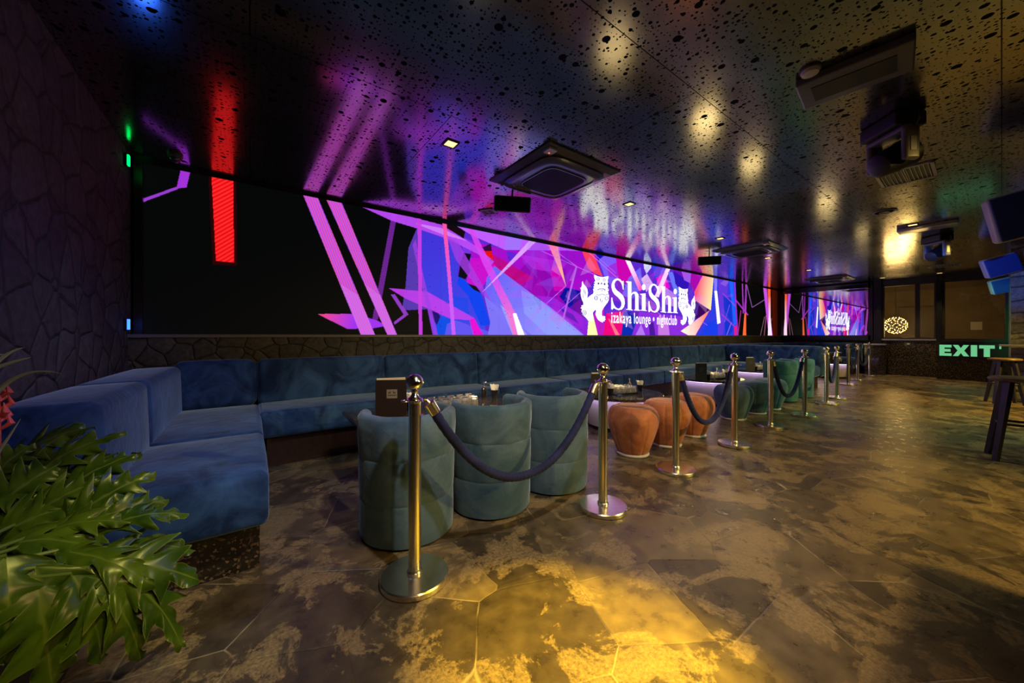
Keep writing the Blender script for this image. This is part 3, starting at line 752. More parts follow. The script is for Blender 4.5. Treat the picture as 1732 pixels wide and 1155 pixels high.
# ------------------------------------------------------------------ sofa
def sofa():
    r = empty('banquette_sofa', (0, 0, 0), 0, 'long navy velvet banquette sofa running below the video wall, with end arms', 'sofa')
    ZS, ZB, ZT = .27, .50, .92
    Wf = 3.70                                                     # front of the back run
    seamsB = [.06]
    for px in (648, 804, 917, 1006.5, 1075, 1130, 1177):
        x = (px-CXP)/FPX; n_ = 4.33; seamsB.append(round((CS*x+SN)*n_/(CS-SN*x), 3))
    last = seamsB[-1]; seamsB += [last + (9.35-last)*.5, 9.35]
    # plinths
    a = MB(); a.box(.12, 9.3, 3.80, 4.60, 0, ZS); a.build('plinth', M['darkwood'], r)
    a = MB(); a.box(-.86, .04, 2.19, 4.58, 0, ZS-.02); a.build('plinth', M['granite'], r)['label'] = 'speckled granite plinth'
    a = MB(); a.box(9.42, 10.2, 2.42, 4.58, 0, ZS); a.build('plinth', M['darkwood'], r)
    # seats and backs along the screen
    for i in range(len(seamsB)-1):
        u0, u1 = seamsB[i]+.004, seamsB[i+1]-.004
        a = MB(); a.rbox(u0, u1, Wf, 4.40, ZS, ZB, .035, .005, .012); a.build('seat_cushion', M['sofa'], r)
        Mx = Matrix.Translation(Vector((0, 4.30, ZB))) @ Matrix.Rotation(-.10, 4, 'X') @ Matrix.Translation(Vector((0, -4.30, -ZB)))
        a = MB(); a.rbox(u0, u1, 4.22, 4.50, ZB-.03, ZT, .045, .008, .006, M=Mx); a.build('back_cushion', M['sofa'], r)
    # left arm
    for (n0, n1) in ((2.07, 2.98), (2.99, 4.22)):
        a = MB(); a.rbox(-.58, .075, n0, n1, ZS-.03, ZB, .04, .006, .014); a.build('seat_cushion', M['sofa'], r)
    My = Matrix.Translation(Vector((-.5, 0, ZB))) @ Matrix.Rotation(-.03, 4, 'Y') @ Matrix.Translation(Vector((.5, 0, -ZB)))
    for (n0, n1) in ((2.14, 3.00), (3.01, 4.26)):
        a = MB(); a.rbox(-.80, -.475, n0, n1, ZB-.05, .885, .05, .006, .010, M=My); a.build('back_cushion', M['sofa'], r)
    a = MB(); a.rbox(-.55, .05, 4.22, 4.50, ZB-.03, ZT, .07, .015, .012, M=Mx); a.build('back_cushion', M['sofa'], r)
    # right arm
    for (n0, n1) in ((2.32, 3.28), (3.29, 4.22)):
        a = MB(); a.rbox(9.36, 10.0, n0, n1, ZS, ZB, .05, .010, .018); a.build('seat_cushion', M['sofa'], r)
        a = MB(); a.rbox(9.95, 10.25, n0-.03, n1+.0, ZB-.25, ZT, .07, .014, .01); a.build('back_cushion', M['sofa'], r)
    a = MB(); a.rbox(9.36, 10.25, 4.23, 4.50, ZB-.03, ZT, .07, .01, .01, M=Mx); a.build('back_cushion', M['sofa'], r)
    return r
sofa()
def sofa_end():
    r = empty('banquette_sofa', (0, 0, 0), 0, 'far navy velvet sofa against the end wall under the mirror', 'sofa')
    a = MB(); a.box(14.5, 15.2, 2.6, 4.58, 0, .27); a.box(10.4, 14.5, 3.85, 4.58, 0, .27); a.build('plinth', M['darkwood'], r)
    for k in range(2):
        a = MB(); a.rbox(14.35, 14.98, 2.55+k*.85, 3.39+k*.85, .27, .5, .05, .01, .015); a.build('seat_cushion', M['sofa'], r)
        a = MB(); a.rbox(14.9, 15.18, 2.50+k*1.02, 3.51+k*1.02, .30, .93, .06, .01, .01); a.build('back_cushion', M['sofa'], r)
    for k in range(4):
        a = MB(); a.rbox(10.35+k*.99, 11.33+k*.99, 3.72, 4.32, .27, .5, .05, .01, .015); a.build('seat_cushion', M['sofa'], r)
        a = MB(); a.rbox(10.35+k*.99, 11.33+k*.99, 4.25, 4.53, .46, .925, .06, .01, .01); a.build('back_cushion', M['sofa'], r)
sofa_end()

# ------------------------------------------------------------------ barrel chairs
def make_chair(name, mat, R=.286, HT=.715):
    r = empty(name)
    # shell: cross section swept round the back, open towards +y
    a = MB(); A = math.radians(122); NS = 48; T = .075
    def rad(z):
        ch = HT/3; t = (z % ch)/ch
        return R - .018*(1 - z/HT) + .009*max(0, math.sin(PI*min(1, max(0, t))))**.3 - .009
    zs = [0.015, .03]; ch = HT/3
    for c_ in range(3):
        for t in (.004, .02, .06, .15, .4, .6, .85, .94, .98, .996): zs.append(c_*ch + t*ch)
    zs = sorted(z for z in set(zs) if .015 <= z <= HT-.04)
    outer = [(rad(z), z) for z in zs]
    ro = rad(HT-.05)
    top = [(ro - (T/2)*(1-math.cos(q)), HT-.037+.037*math.sin(q)) for q in [PI*k/8 for k in range(1, 8)]]
    inner = [(ro-T, z) for z in (HT-.04, .55, .35, .10, .015)]
    prof = outer + top + inner; npz = len(prof)
    rings = []
    for k in range(NS+1):
        rings.append((-A + 2*A*k/NS, 1.0))
    capn = 6; extra = []
    dth = T/2/R
    L_ = [(-A - dth*math.sin(PI/2*j/capn), math.cos(PI/2*j/capn)) for j in range(capn, 0, -1)]
    R_ = [(A + dth*math.sin(PI/2*j/capn), math.cos(PI/2*j/capn)) for j in range(1, capn+1)]
    rings = L_ + rings + R_
    vs = []; fs = []
    for (th, sc_) in rings:
        sc_ = max(sc_, .03)
        for (q, z) in prof:
            mid = ro - T/2
            rr = mid + (q-mid)*sc_
            zz = z if z < HT-.045 else HT-.045 + (z-(HT-.045))*sc_
            rr2 = rr + .004*math.sin(th*9 + z*5)*(1 if z > HT*.66 else .3)
            vs.append((rr2*math.sin(th), -rr2*math.cos(th), zz))
    for i in range(len(rings)-1):
        for j in range(npz-1):
            fs.append((i*npz+j, i*npz+j+1, (i+1)*npz+j+1, (i+1)*npz+j))
    fs.append(tuple(range(npz))); fs.append(tuple((len(rings)-1)*npz+j for j in range(npz)))
    a.add(vs, fs, True); a.build('backrest', mat, r, auto=60)
    s = MB(); rs = R-T-.002
    s.lathe([(rs-.03,.02),(rs,.04),(rs,.30),(rs,.40),(rs-.015,.425),(rs-.05,.438),(rs-.12,.442),(.001,.444)], 40); s.build('seat', mat, r)
    return r

TAG = 'teal velvet barrel chair'
ch0 = make_chair('barrel_chair', M['teal'])
spots = [((.77, 2.115), .05, 'large grey-teal velvet barrel chair nearest the viewer, behind the first rope post'),
         ((1.345, 2.085), -.08, 'middle one of the three grey-teal barrel chairs at the first table'),
         ((1.92, 2.09), -.25, 'grey-teal barrel chair right of the two nearest ones, beside the second rope post')]
for i, ((u, n), rz, lab) in enumerate(spots):
    c = ch0 if i == 0 else dup(ch0)
    c.location = (u, n, 0); c.rotation_euler.z = rz; c['label'] = lab; c['category'] = 'chair'; c['group'] = 'barrel chairs at the first table'
ch1 = make_chair('barrel_chair', M['teal_deep'])
for i, (u, n, rz, lab) in enumerate([(7.68, 2.36, -.1, 'deep teal barrel chair behind the sixth rope post, beside the green pouffes'),
                                     (8.42, 2.33, -.3, 'green-teal barrel chair farthest along the row, just past its twin'),
                                     (7.95, 3.0+.62, 2.9, 'teal barrel chair mostly hidden behind the two far barrel chairs')][:2]):
    c = ch1 if i == 0 else dup(ch1)
    c.location = (u, n, 0); c.rotation_euler.z = rz; c['label'] = lab; c['category'] = 'chair'; c['group'] = 'barrel chairs at the fourth table'

# ------------------------------------------------------------------ pouffes
def make_pouf(mat):
    r = empty('pouffe')
    K = 9
    def mod(a, z, rr):
        t = ((a*K/(2*PI)) % 1); d = min(t, 1-t)
        g = math.exp(-(d/.045)**2)
        amp = .035 if z < .43 else .03*min(1, max(0, (rr-.12)/.08))
        return 1 - amp*g + .02*math.sin(PI*t)*(1 if z < .42 else 0)
    sq_ = .93
    prof = [(.150,.025),(.165,.05),(.192,.12),(.221,.20),(.246,.28),(.256,.335),(.253,.38),(.240,.422),(.214,.452),(.18,.468),(.150,.474),(.143,.469),(.137,.474),(.11,.478),(.06,.481),(.001,.482)]
    prof = [(r_*sq_, z_) for r_, z_ in prof]
    a = MB(); a.lathe(prof, 126, mod=mod); a.build('cushion', mat, r, auto=70)
    a = MB(); a.lathe([(.125,0),(.150,.004),(.155,.016),(.144,.028)], 40); a.build('base_ring', M['cream'], r)
    return r
po = make_pouf(M['orange']); pg = make_pouf(M['teal'])
pos = [(3.02, 2.13, 'nearest burnt-orange velvet pouffe beside the lit round table'), (3.56, 2.10, 'middle burnt-orange velvet pouffe partly behind the third rope post'), (4.15, 2.13, 'farthest burnt-orange velvet pouffe behind the hanging rope')]
for i, (u, n, lab) in enumerate(pos):
    c = po if i == 0 else dup(po); c.location = (u, n, 0); c.rotation_euler.z = i*.7+.15; tag(c, lab, 'pouffe', 'orange pouffes at the second table')
pos = [(5.42, 2.20, 'nearest grey-green velvet pouffe right of the fourth rope post'), (6.08, 2.18, 'middle grey-green velvet pouffe behind the fifth rope post'), (6.62, 2.17, 'farthest grey-green velvet pouffe beside the far barrel chair')]
for i, (u, n, lab) in enumerate(pos):
    c = pg if i == 0 else dup(pg); c.location = (u, n, 0); c.rotation_euler.z = i*.5+.3; tag(c, lab, 'pouffe', 'green pouffes at the third table')

# ------------------------------------------------------------------ tables
def round_table(loc, R, lab, z=.43):
    r = empty('lounge_table', loc, 0, lab, 'table', 'lit round lounge tables')
    a = MB(); a.lathe([(R-.012, z-.035),(R, z-.028),(R, z-.006),(R-.006, z),(.001, z)], 72); a.build('tabletop', M['granite_top'], r, auto=30)
    a = MB(); a.lathe([(R-.15,.05),(R-.14,.08),(R-.115,.2),(R-.10,z-.036)], 64, cap1=False); a.build('drum', M['drum'], r)
    a = MB(); a.lathe([(R-.18,0),(R-.18,.055)], 48); a.build('base', M['black'], r)
    a = MB(); a.lathe([(R-.075,z-.041),(R-.045,z-.041),(R-.045,z-.036)], 72, cap0=False, cap1=False); a.build('light_strip', M['strip'], r)
    return r
tabs = [(3.80, 2.90, .545), (6.40, 2.97, .51), (8.75, 3.12, .50), (13.0, 2.80, .50)]
tl = ['round glittery black table with glowing lavender drum behind the orange pouffes', 'round glittery black table behind the third and fourth rope posts',
      'round table with pale drum between the green pouffes and the far barrel chairs', 'farthest round table with white drum near the end sofa']
for (u, n, R), l in zip(tabs, tl): round_table((u, n, 0), R, l)
# first table: oblong
r = empty('lounge_table', (1.49, 2.93, .05), 0, 'oblong dark table behind the three nearest barrel chairs', 'table')
a = MB(); a.rbox(-.87, .87, -.33, .33, .43, .47, .018, 0, 0, n=8); a.build('tabletop', M['granite_top'], r)
a = MB(); a.box(-.66, .66, -.2, .2, -.02, .43); a.build('pedestal', M['darkwood'], r)
a = MB(); a.box(-.7, .7, -.24, .24, -.05, -.02); a.build('base', M['black'], r)

# ------------------------------------------------------------------ table ware
def make_menu(w, h, cover, colour_word):
    r = empty('menu_stand')
    a = MB(); t = .006
    for sgn in (1, -1):
        Mx = Matrix.Rotation(sgn*.16, 4, 'Z')
        a.box(0, w, -t/2 , t/2, 0, h, M=Mx)
    a.build('cover', cover, r)
    a = MB()
    for k, q in enumerate((-.06, .0, .07)):
        Mx = Matrix.Rotation(q, 4, 'Z'); a.box(.008, w-.012, -.001, .001, .006, h+.006+.004*k, M=Mx)
    a.build('pages', M['paper'], r)
    Mx = Matrix.Rotation(-.16, 4, 'Z')
    a = MB(); a.box(w*.36, w*.70, -t/2-.0015, -t/2, h*.50, h*.74, M=Mx); lb = a.build('label', M['label'] if colour_word == 'brown' else M['label_faint'], r)
    b = MB()
    for cx in (.46, .60):   # two small beasts facing each other over a line of print
        s = 1 if cx < .5 else -1
        X = lambda t_: w*cx + s*t_*w
        pts = [(-.045,.66),(-.035,.69),(-.02,.66),(.01,.66),(.015,.70),(.035,.705),(.035,.67),(.025,.65),(.022,.625),(.012,.625),(.008,.64),(-.02,.64),(-.025,.625),(-.035,.625)]
        P = [Mx @ Vector((X(p), -t/2-.003, h*q)) for p, q in pts]; b.poly(P)
    for k in range(9):
        x0 = w*(.40 + k*.031); b.poly([Mx @ Vector(p) for p in ((x0,-t/2-.003,h*.56),(x0+w*.018,-t/2-.003,h*.56),(x0+w*.018,-t/2-.003,h*.60),(x0,-t/2-.003,h*.60))])
    b.build('print', M['label_dark'], lb, fix=False)
    return r
def make_glass():
    r = empty('glass_tumbler')
    a = MB()
    # standing upside down: rim at the bottom, thick foot on top
    a.lathe([(.034,0),(.0335,.04),(.030,.082),(.028,.088),(.001,.089)], 20, cap0=False); a.lathe([(.031,0),(.0305,.04),(.0275,.066),(.001,.070)], 20, cap0=False)
    a.build('glass_tumbler', M['glass'], None)
    o = bpy.context.scene.objects[-1]; COL.objects.unlink(r); bpy.data.objects.remove(r)
    return o
def make_bottle():
    r = empty('pump_bottle')
    a = MB(); a.lathe([(.026,0),(.028,.01),(.028,.085),(.022,.10),(.012,.105)], 24); a.build('bottle_body', M['black_gloss'], r)
    a = MB(); a.lathe([(.013,.105),(.013,.118)], 16); a.lathe([(.004,.118),(.004,.150)], 10); a.lathe([(.011,.148),(.012,.158),(.006,.162)], 14); a.box(-.004, .038, -.005, .005, .150, .159); a.build('pump', M['chrome'], r)
    return r
def make_napkins():
    r = empty('napkin_holder')
    a = MB(); a.lathe([(.026,0),(.027,.01),(.036,.085),(.034,.085),(.025,.012)], 22, cap1=False); a.build('cup', M['black_gloss'], r)
    a = MB(); rs = random.Random(5)
    for k in range(9):
        ang = k*2*PI/9; d = Vector((math.cos(ang), math.sin(ang), 0)); t = Vector((-d.y, d.x, 0))
        h_ = .12 + .03*rs.random(); out = .020+.018*rs.random()
        vs = []
        for j in range(6):
            z = .03 + (h_-.03)*j/5; w = .012+.016*math.sin(PI*j/6)
            for s in (-1, 0, 1): vs.append(d*(.008+out*(j/5)**1.3+.006*(s == 0)) + t*w*s + Vector((0,0,z - .010*abs(s)*(j == 5))))
        fs = [(j*3+q, j*3+q+1, j*3+q+4, j*3+q+3) for j in range(5) for q in range(2)]
        a.add(vs, fs, True)
    a.build('napkins', M['napkin'], r, fix=False)
    return r
menuA = make_menu(.235, .285, M['menu'], 'brown'); glass0 = make_glass(); bot0 = make_bottle(); nap0 = make_napkins()
menuB = make_menu(.185, .27, M['menu_black'], 'black')
used = set()
def place(o, loc, rz, label, cat, group=None):
    c = o if o.name not in used else dup(o)
    used.add(o.name)
    if c is not o: 
        for k in ('label', 'category', 'group'):
            if k in c: del c[k]
    c.location = loc; c.rotation_euler = (0, 0, rz); tag(c, label, cat, group); return c
HEAD = -math.atan2(SN, CS)   # facing the viewer
place(menuA, (.79, 2.88, .52), -.35, 'brown menu cover with a tan label standing on the first table', 'menu')
place(nap0, (1.10, 2.98, .52), .3, 'white napkins in a holder right beside the brown menu', 'napkin holder', 'napkin holders on the tables')
place(bot0, (1.93, 3.12, .52), .5, 'black pump bottle on the first table right of the tumblers', 'bottle', 'pump bottles on the tables')
place(nap0, (2.00, 3.03, .52), 1.3, 'white napkins in a holder right of the tumblers on the first table', 'napkin holder', 'napkin holders on the tables')
for i in range(5):
    for j in range(3):
        place(glass0, (1.26+i*.092+j*.02, 2.80+j*.09, .52), 0, 'clear upturned tumbler among the rows on the first table', 'glass', 'tumblers on the first table')
words = ['second', 'third', 'fourth', 'fifth']
beside = ['behind the second rope post', 'behind the third rope post', 'in front of the sofa corner', 'on the farthest table']
for k, (u, n, R) in enumerate(tabs):
    z = .43
    tn = ['the lavender-lit table', 'the table behind the fourth post', 'the table by the far chairs', 'the farthest table'][k]
    place(menuB, (u-.53, n-.02, z), -.45, 'black menu cover standing on ' + tn, 'menu', 'black menus on the round tables')
    place(nap0, (u-.27, n-.10, z), .2, 'white napkins in a holder left of the tumblers on ' + tn, 'napkin holder', 'napkin holders on the tables')
    place(bot0, (u+.22, n-.02, z), .9, 'black pump bottle on ' + tn, 'bottle', 'pump bottles on the tables')
    place(nap0, (u+.30, n-.12, z), 1.2, 'white napkins in a holder right of the tumblers on ' + tn, 'napkin holder', 'napkin holders on the tables')
    a = MB(); a.rbox(-.17, .17, -.10, .10, 0, .012, .006, n=6)
    a.box(-.17, .17, -.10, -.094, .012, .02); a.box(-.17, .17, .094, .10, .012, .02)
    o = a.build('serving_tray', M['black_gloss'], None, loc=(u-.04, n-.10, z)); o.rotation_euler.z = -.25
    tag(o, 'black tray of tumblers on ' + tn, 'tray', 'trays of tumblers')
    Mz = Matrix.Rotation(-.25, 3, 'Z')
    for i in range(4):
        for j in range(2 if k > 1 else 3):
            q = Mz @ Vector((-.12+i*.08, -.062+j*.064, 0))
            place(glass0, (u-.04+q.x, n-.10+q.y, z+.0125), 0, 'clear upturned tumbler on the tray on ' + tn, 'glass', 'tumblers on the %s table' % words[k])

# ------------------------------------------------------------------ rope barrier
def make_stanchion():
    r = empty('rope_post')
    a = MB(); a.lathe([(.150,0),(.157,.004),(.157,.024),(.152,.030),(.05,.033),(.001,.033)], 56); a.build('base_plate', M['brass'], r, auto=30)
    a = MB(); a.lathe([(.036,.033),(.036,.042),(.030,.050),(.029,.055),(.029,.835),(.031,.837),(.031,.843),(.001,.843)], 32); a.build('pole', M['brass'], r, auto=30)
    a = MB(); a.lathe([(.038,.843),(.040,.847),(.038,.852),(.028,.856),(.017,.870),(.014,.880),(.019,.886),(.019,.890),(.001,.892)], 28, cap0=True); a.build('neck', M['chrome'], r)
    a = MB()
    for k in range(4):
        ang = k*PI/2 + .0; c = Vector((.048*math.cos(ang), .048*math.sin(ang), .847)); pts = []
        for q in range(13):
            b_ = 2*PI*q/12; pts.append(c + Vector((math.cos(ang)*.016*math.cos(b_) - math.sin(ang)*.016*math.sin(b_), math.sin(ang)*.016*math.cos(b_)+math.cos(ang)*.016*math.sin(b_), 0)))
        a.tube(pts, .0035, 8)
    a.build('rope_ring', M['chrome'], r)
    a = MB(); a.lathe([(.040*math.sin(PI*k/18)+.0005, .929-.040*math.cos(PI*k/18)) for k in range(19)], 32); a.build('ball', M['chrome'], r)
    return r
st0 = make_stanchion()
SP = [(.63,1.64),(1.90,1.57),(2.93,1.64),(4.12,1.66),(5.33,1.73),(6.43,1.67),(7.87,1.75),(8.72,1.79),(11.3,2.12),(12.7,2.2),(14.2,2.22)]
ords = ['nearest', 'second', 'third', 'fourth', 'fifth', 'sixth', 'seventh', 'eighth', 'ninth', 'tenth', 'eleventh and last']
tl_ = ['in front of the largest barrel chair', 'beside the third barrel chair', 'in front of the orange pouffes', 'before the round table', 'before the green pouffes', 'before the teal barrel chairs', 'right of the barrel chairs', 'before the farthest table', 'near the end sofa', 'near the end sofa', 'by the granite cabinet']
for i, (u, n) in enumerate(SP):
    c = st0 if i == 0 else dup(st0); c.location = (u, n, 0); c.rotation_euler.z = (0 if i else .05)
    tag(c, 'metal rope post, %s in the row, %s' % (ords[i], tl_[i]), 'rope barrier post', 'rope posts along the lounge')
def rope(i, j, zmin, lab):
    A = Vector((SP[i][0], SP[i][1], 0)); B = Vector((SP[j][0], SP[j][1], 0)); d = (B-A).normalized()
    r = empty('barrier_rope', (0,0,0), 0, lab, 'rope', 'velvet ropes between the posts')
    za = .800; A2 = A + d*.085; B2 = B - d*.085; pts = []
    N = 26
    for k in range(N+1):
        t = k/N; p = A2.lerp(B2, t); s = abs(2*t-1)
        z = zmin + (za-zmin)*(s**2.15)
        pts.append(Vector((p.x, p.y, z)))
    m_ = MB()
    # gathered fabric: slight rings
    fine = []; rr = []
    for k in range(len(pts)-1):
        for q in range(5): fine.append(pts[k].lerp(pts[k+1], q/5)); rr.append(.0245 + .0014*math.sin((k*5+q)*2.1))
    fine.append(pts[-1]); rr.append(.024)
    m_.tube(fine, rr, 14); m_.build('cord', M['rope'], r)
    for P0, P1, base in ((pts[0], pts[1], A + d*.05), (pts[-1], pts[-2], B - d*.05)):
        t = (P0-P1).normalized(); e = MB()
        e.tube([P0 - t*.03, P0 + t*.030, P0 + t*.034], [.0275, .0275, .018], 18)
        top = Vector((base.x, base.y, .845)); e.tube([P0 + t*.03, (P0+t*.045).lerp(top, .5), top], [.010, .007, .006], 8)
        e.build('end_cap', M['brass'], r)
rope(0, 1, .355, 'dark blue velvet rope hanging between the two nearest posts')
rope(2, 3, .33, 'dark velvet rope hanging in front of the orange pouffes')
rope(4, 5, .34, 'dark velvet rope hanging before the green pouffes and teal chair')
rope(6, 7, .34, 'dark velvet rope hanging right of the far barrel chairs')
rope(8, 9, .36, 'far velvet rope between the ninth and tenth posts')
rope(9, 10, .36, 'farthest velvet rope reaching the last post')

# ------------------------------------------------------------------ bar stools and high table on the right
def make_stool():
    r = empty('bar_stool')
    a = MB(); a.lathe([(.02,.725),(.155,.728),(.178,.738),(.183,.750),(.178,.762),(.15,.772),(.05,.776),(.001,.776)], 40); a.build('seat', M['stoolwood'], r)
    for k in range(4):
        ang = PI/4 + k*PI/2; c, s = math.cos(ang), math.sin(ang)
        t = Vector((c*.10, s*.10, .728)); b = Vector((c*.225, s*.225, 0)); e = (b-t)
        l = MB(); nx = Vector((-s, c, 0)); ny = Vector((c, s, 0)); vs = []
        for p, w in ((b, .017), (t, .024)):
            for q1, q2 in ((-1,-1),(1,-1),(1,1),(-1,1)): vs.append(p + nx*w*q1 + ny*w*q2)
        l.add(vs, [(0,1,2,3),(4,7,6,5),(0,4,5,1),(1,5,6,2),(2,6,7,3),(3,7,4,0)], False); l.build('leg', M['stoolleg'], r)
    a = MB(); R = .172
    P = [Vector((R*math.cos(PI/4+k*PI/2), R*math.sin(PI/4+k*PI/2), .34)) for k in range(4)]
    for k in range(4): a.tube([P[k], P[(k+1)%4]], .011, 8)
    a.build('footrest', M['stoolleg'], r)
    return r
s0 = make_stool(); s0.location = (5.72, -.10, 0); s0.rotation_euler.z = .15; tag(s0, 'near dark bar stool with brown round seat at the right edge', 'stool', 'bar stools on the right')
s1 = dup(s0); s1.location = (10.36, -.03, 0); s1.rotation_euler.z = .3; s1['label'] = 'far bar stool with pale round seat in front of the EXIT panel'; s1['category'] = 'stool'; s1['group'] = 'bar stools on the right'
r = empty('high_table', (10.95, -.30, 0), 0, 'high table with thin pale top edge behind the bar stools', 'table')
a = MB(); a.rbox(-.32, .30, -.40, .33, .965, .995, .012, n=6); a.build('tabletop', M['silver'], r)
for q in (0,):
    a = MB(); a.lathe([(.04,.02),(.04,.965)], 16, c=(q, 0, 0)); a.lathe([(.22,0),(.22,.02),(.05,.03)], 28, c=(q, 0, 0)); a.build('leg', M['black'], r)

r = empty('high_table', (3.0, -1.05, 0), 0, 'square high table standing just right of the frame, shading the floor', 'table')
a = MB(); a.rbox(-.42, .32, -.40, .34, 1.03, 1.07, .012, n=6); a.build('tabletop', M['darkwood'], r)
a = MB(); a.lathe([(.04,.02),(.04,1.03)], 16); a.lathe([(.22,0),(.22,.02),(.05,.03)], 28); a.build('leg', M['black'], r)

# ------------------------------------------------------------------ EXIT sign
r = empty('exit_sign', (14.84, .55, .84), -PI/2, 'dark panel with large green EXIT letters below the right window', 'sign')
a = MB(); a.box(-.46, .66, 0, .012, -.24, .13); a.build('sign_panel', M['black'], r)
hgt = .29; strokes = []
def bar(pts, x0, w): return [(x0 + x*w, y*hgt) for x, y in pts]
lets = []
lets.append(bar([(0,0),(1,0),(1,.24),(.42,.24),(.42,.38),(.92,.38),(.92,.62),(.42,.62),(.42,.76),(1,.76),(1,1),(0,1)], 0, .205))
lets.append(bar([(0,0),(.34,0),(.5,.28),(.66,0),(1,0),(.70,.5),(1,1),(.66,1),(.5,.72),(.34,1),(0,1),(.30,.5)], .225, .265))
lets.append(bar([(0,0),(1,0),(1,1),(0,1)], .515, .10))
lets.append(bar([(.3,0),(.7,0),(.7,.72),(1,.72),(1,1),(0,1),(0,.72),(.3,.72)], .645, .235))
lets.append(bar([(0,.70),(.5,.70),(.5,1),(0,1)], .945, .06))
b = MB()
for P in lets:
    n_ = len(P); 
cu = bpy.data.curves.new('exit', 'CURVE'); cu.dimensions = '2D'; cu.fill_mode = 'BOTH'; cu.extrude = .003
for P in lets:
    s = cu.splines.new('POLY'); s.points.add(len(P)-1); s.use_cyclic_u = True
    for i, (p, q) in enumerate(P): s.points[i].co = (p, q, 0, 1)
t = bpy.data.objects.new('exit', cu); COL.objects.link(t); dg = bpy.context.evaluated_depsgraph_get(); dg.update()
me = bpy.data.meshes.new_from_object(t.evaluated_get(dg)); COL.objects.unlink(t); bpy.data.objects.remove(t)
me.name = 'lettering'; me.materials.clear(); me.materials.append(M['exit'])
o = link(bpy.data.objects.new('lettering', me)); o.parent = r; o.rotation_euler = (PI/2, 0, 0); o.location = (-.43, -.004, -.215)

# ------------------------------------------------------------------ ceiling fittings
def cassette(loc, rz, lab):
    r = empty('air_conditioner', loc, rz, lab, 'air conditioner', 'ceiling cassette air conditioners')
    a = MB()
    a.lathe([(.672,.0),(.672,-.012),(.60,-.035),(.585,-.04)], 4, M=Matrix.Rotation(PI/4, 4, 'Z'), smooth=False, cap1=True); a.build('panel', M['cassette_gloss'], r, auto=20)
    def sq(R, z, n=48, p=6):
        out = []
        for k in range(n):
            q = 2*PI*k/n; c, s = math.cos(q), math.sin(q); d = (abs(c)**p + abs(s)**p)**(-1/p); out.append(Vector((R*d*c, R*d*s, z)))
        return out
    a = MB(); rings = [sq(.40,-.038), sq(.41,-.060), sq(.37,-.075), sq(.33,-.076), sq(.325,-.066), sq(.27,-.066), sq(.265,-.078), sq(.255,-.078), sq(.25,-.07)]
    vs = [p for R_ in rings for p in R_]; n_ = 48
    fs = [(i*n_+k, i*n_+(k+1)%n_, (i+1)*n_+(k+1)%n_, (i+1)*n_+k) for i in range(len(rings)-1) for k in range(n_)]
    a.add(vs, fs, True); a.build('vent_ring', M['cassette_gloss'], r, auto=50)
    a = MB(); a.add(sq(.25, -.070), [tuple(range(48))], False)
    for k in range(-10, 11): a.box(-.24, .24, k*.023-.002, k*.023+.002, -.074, -.0695)
    a.build('grille', M['black'], r)
    a = MB(); a.box(.36, .45, -.45, -.36, -.046, -.030); a.build('sensor', M['whiteplastic'], r)
    a = MB(); a.lathe([(.006,-.046),(.004,-.049)], 10, c=(.385,-.40,0)); a.build('indicator_light', M['red_led'], r)
    return r
cassette((2.52, 2.73, CH), -PI/2, 'nearest square air conditioner cassette on the perforated ceiling, above the second rope post')
cassette((7.73, 2.85, CH), -PI/2, 'second square air conditioner cassette farther along the ceiling')
cassette((13.6, 2.95, CH), -PI/2, 'farthest air conditioner cassette above the mirror')

def downlight(u, n, lab):
    r = empty('downlight', (u, n, CH), 0, lab, 'ceiling light', 'small square recessed downlights')
    a = MB()
    for b in ((-.06,-.045,-.06,.06),(.045,.06,-.06,.06),(-.045,.045,-.06,-.045),(-.045,.045,.045,.06)): a.box(b[0], b[1], b[2], b[3], -.008, 0)
    a.build('trim', M['black'], r)
    a = MB(); a.box(-.045, .045, -.045, .045, -.004, -.001); a.build('diffuser', M['down'], r)
    return r
DL = [(1.39,2.79,'downlight glowing left of the nearest air conditioner'),(3.83,2.75,'downlight just right of the nearest air conditioner'),(6.42,2.81,'downlight just left of the second air conditioner'),
      (8.83,2.92,'downlight just past the second air conditioner'),(11.3,2.85,'downlight between second and farthest air conditioners'),(7.94,.78,'downlight on the right side ahead of the flat ceiling panel'),(11.82,.88,'downlight on the right behind the far moving head'),
      (14.6,.96,'downlight near the right window header'),(14.5,2.0,'downlight beside the pillar of the far windows')]
for u, n, l in DL: downlight(u, n, l)

r = empty('ceiling_speaker', (3.04, .55, CH), 0, 'flat rectangular speaker on the ceiling at upper right', 'speaker')
r.rotation_euler.z = .12
a = MB(); a.rbox(-.17, .17, -.26, .26, -.05, 0, .012, n=8); a.build('case', M['greyplastic'], r)
a = MB(); a.box(-.09, .09, -.19, .19, -.054, -.049); a.build('grille', M['black'], r)
r = empty('smoke_detector', (2.80, .70, CH), 0, 'small round smoke detector beside the flat ceiling speaker', 'smoke detector')
a = MB(); a.lathe([(.055,0),(.055,-.012)], 24); a.build('base', M['greyplastic'], r)
a = MB(); a.lathe([(.048,-.012),(.042,-.03),(.02,-.036),(.001,-.037)], 24); a.build('cap', M['whiteplastic'], r)
r = empty('round_speaker', (6.8, .92, CH), 0, 'round ceiling ring past the nearer air grille', 'vent')
a = MB(); a.lathe([(.12,0),(.12,-.008),(.095,-.012),(.09,-.004)], 32, cap1=False); a.build('ring', M['greyplastic'], r)
a = MB(); a.lathe([(.05,-.004),(.05,-.012),(.001,-.014)], 24); a.build('centre', M['black'], r)

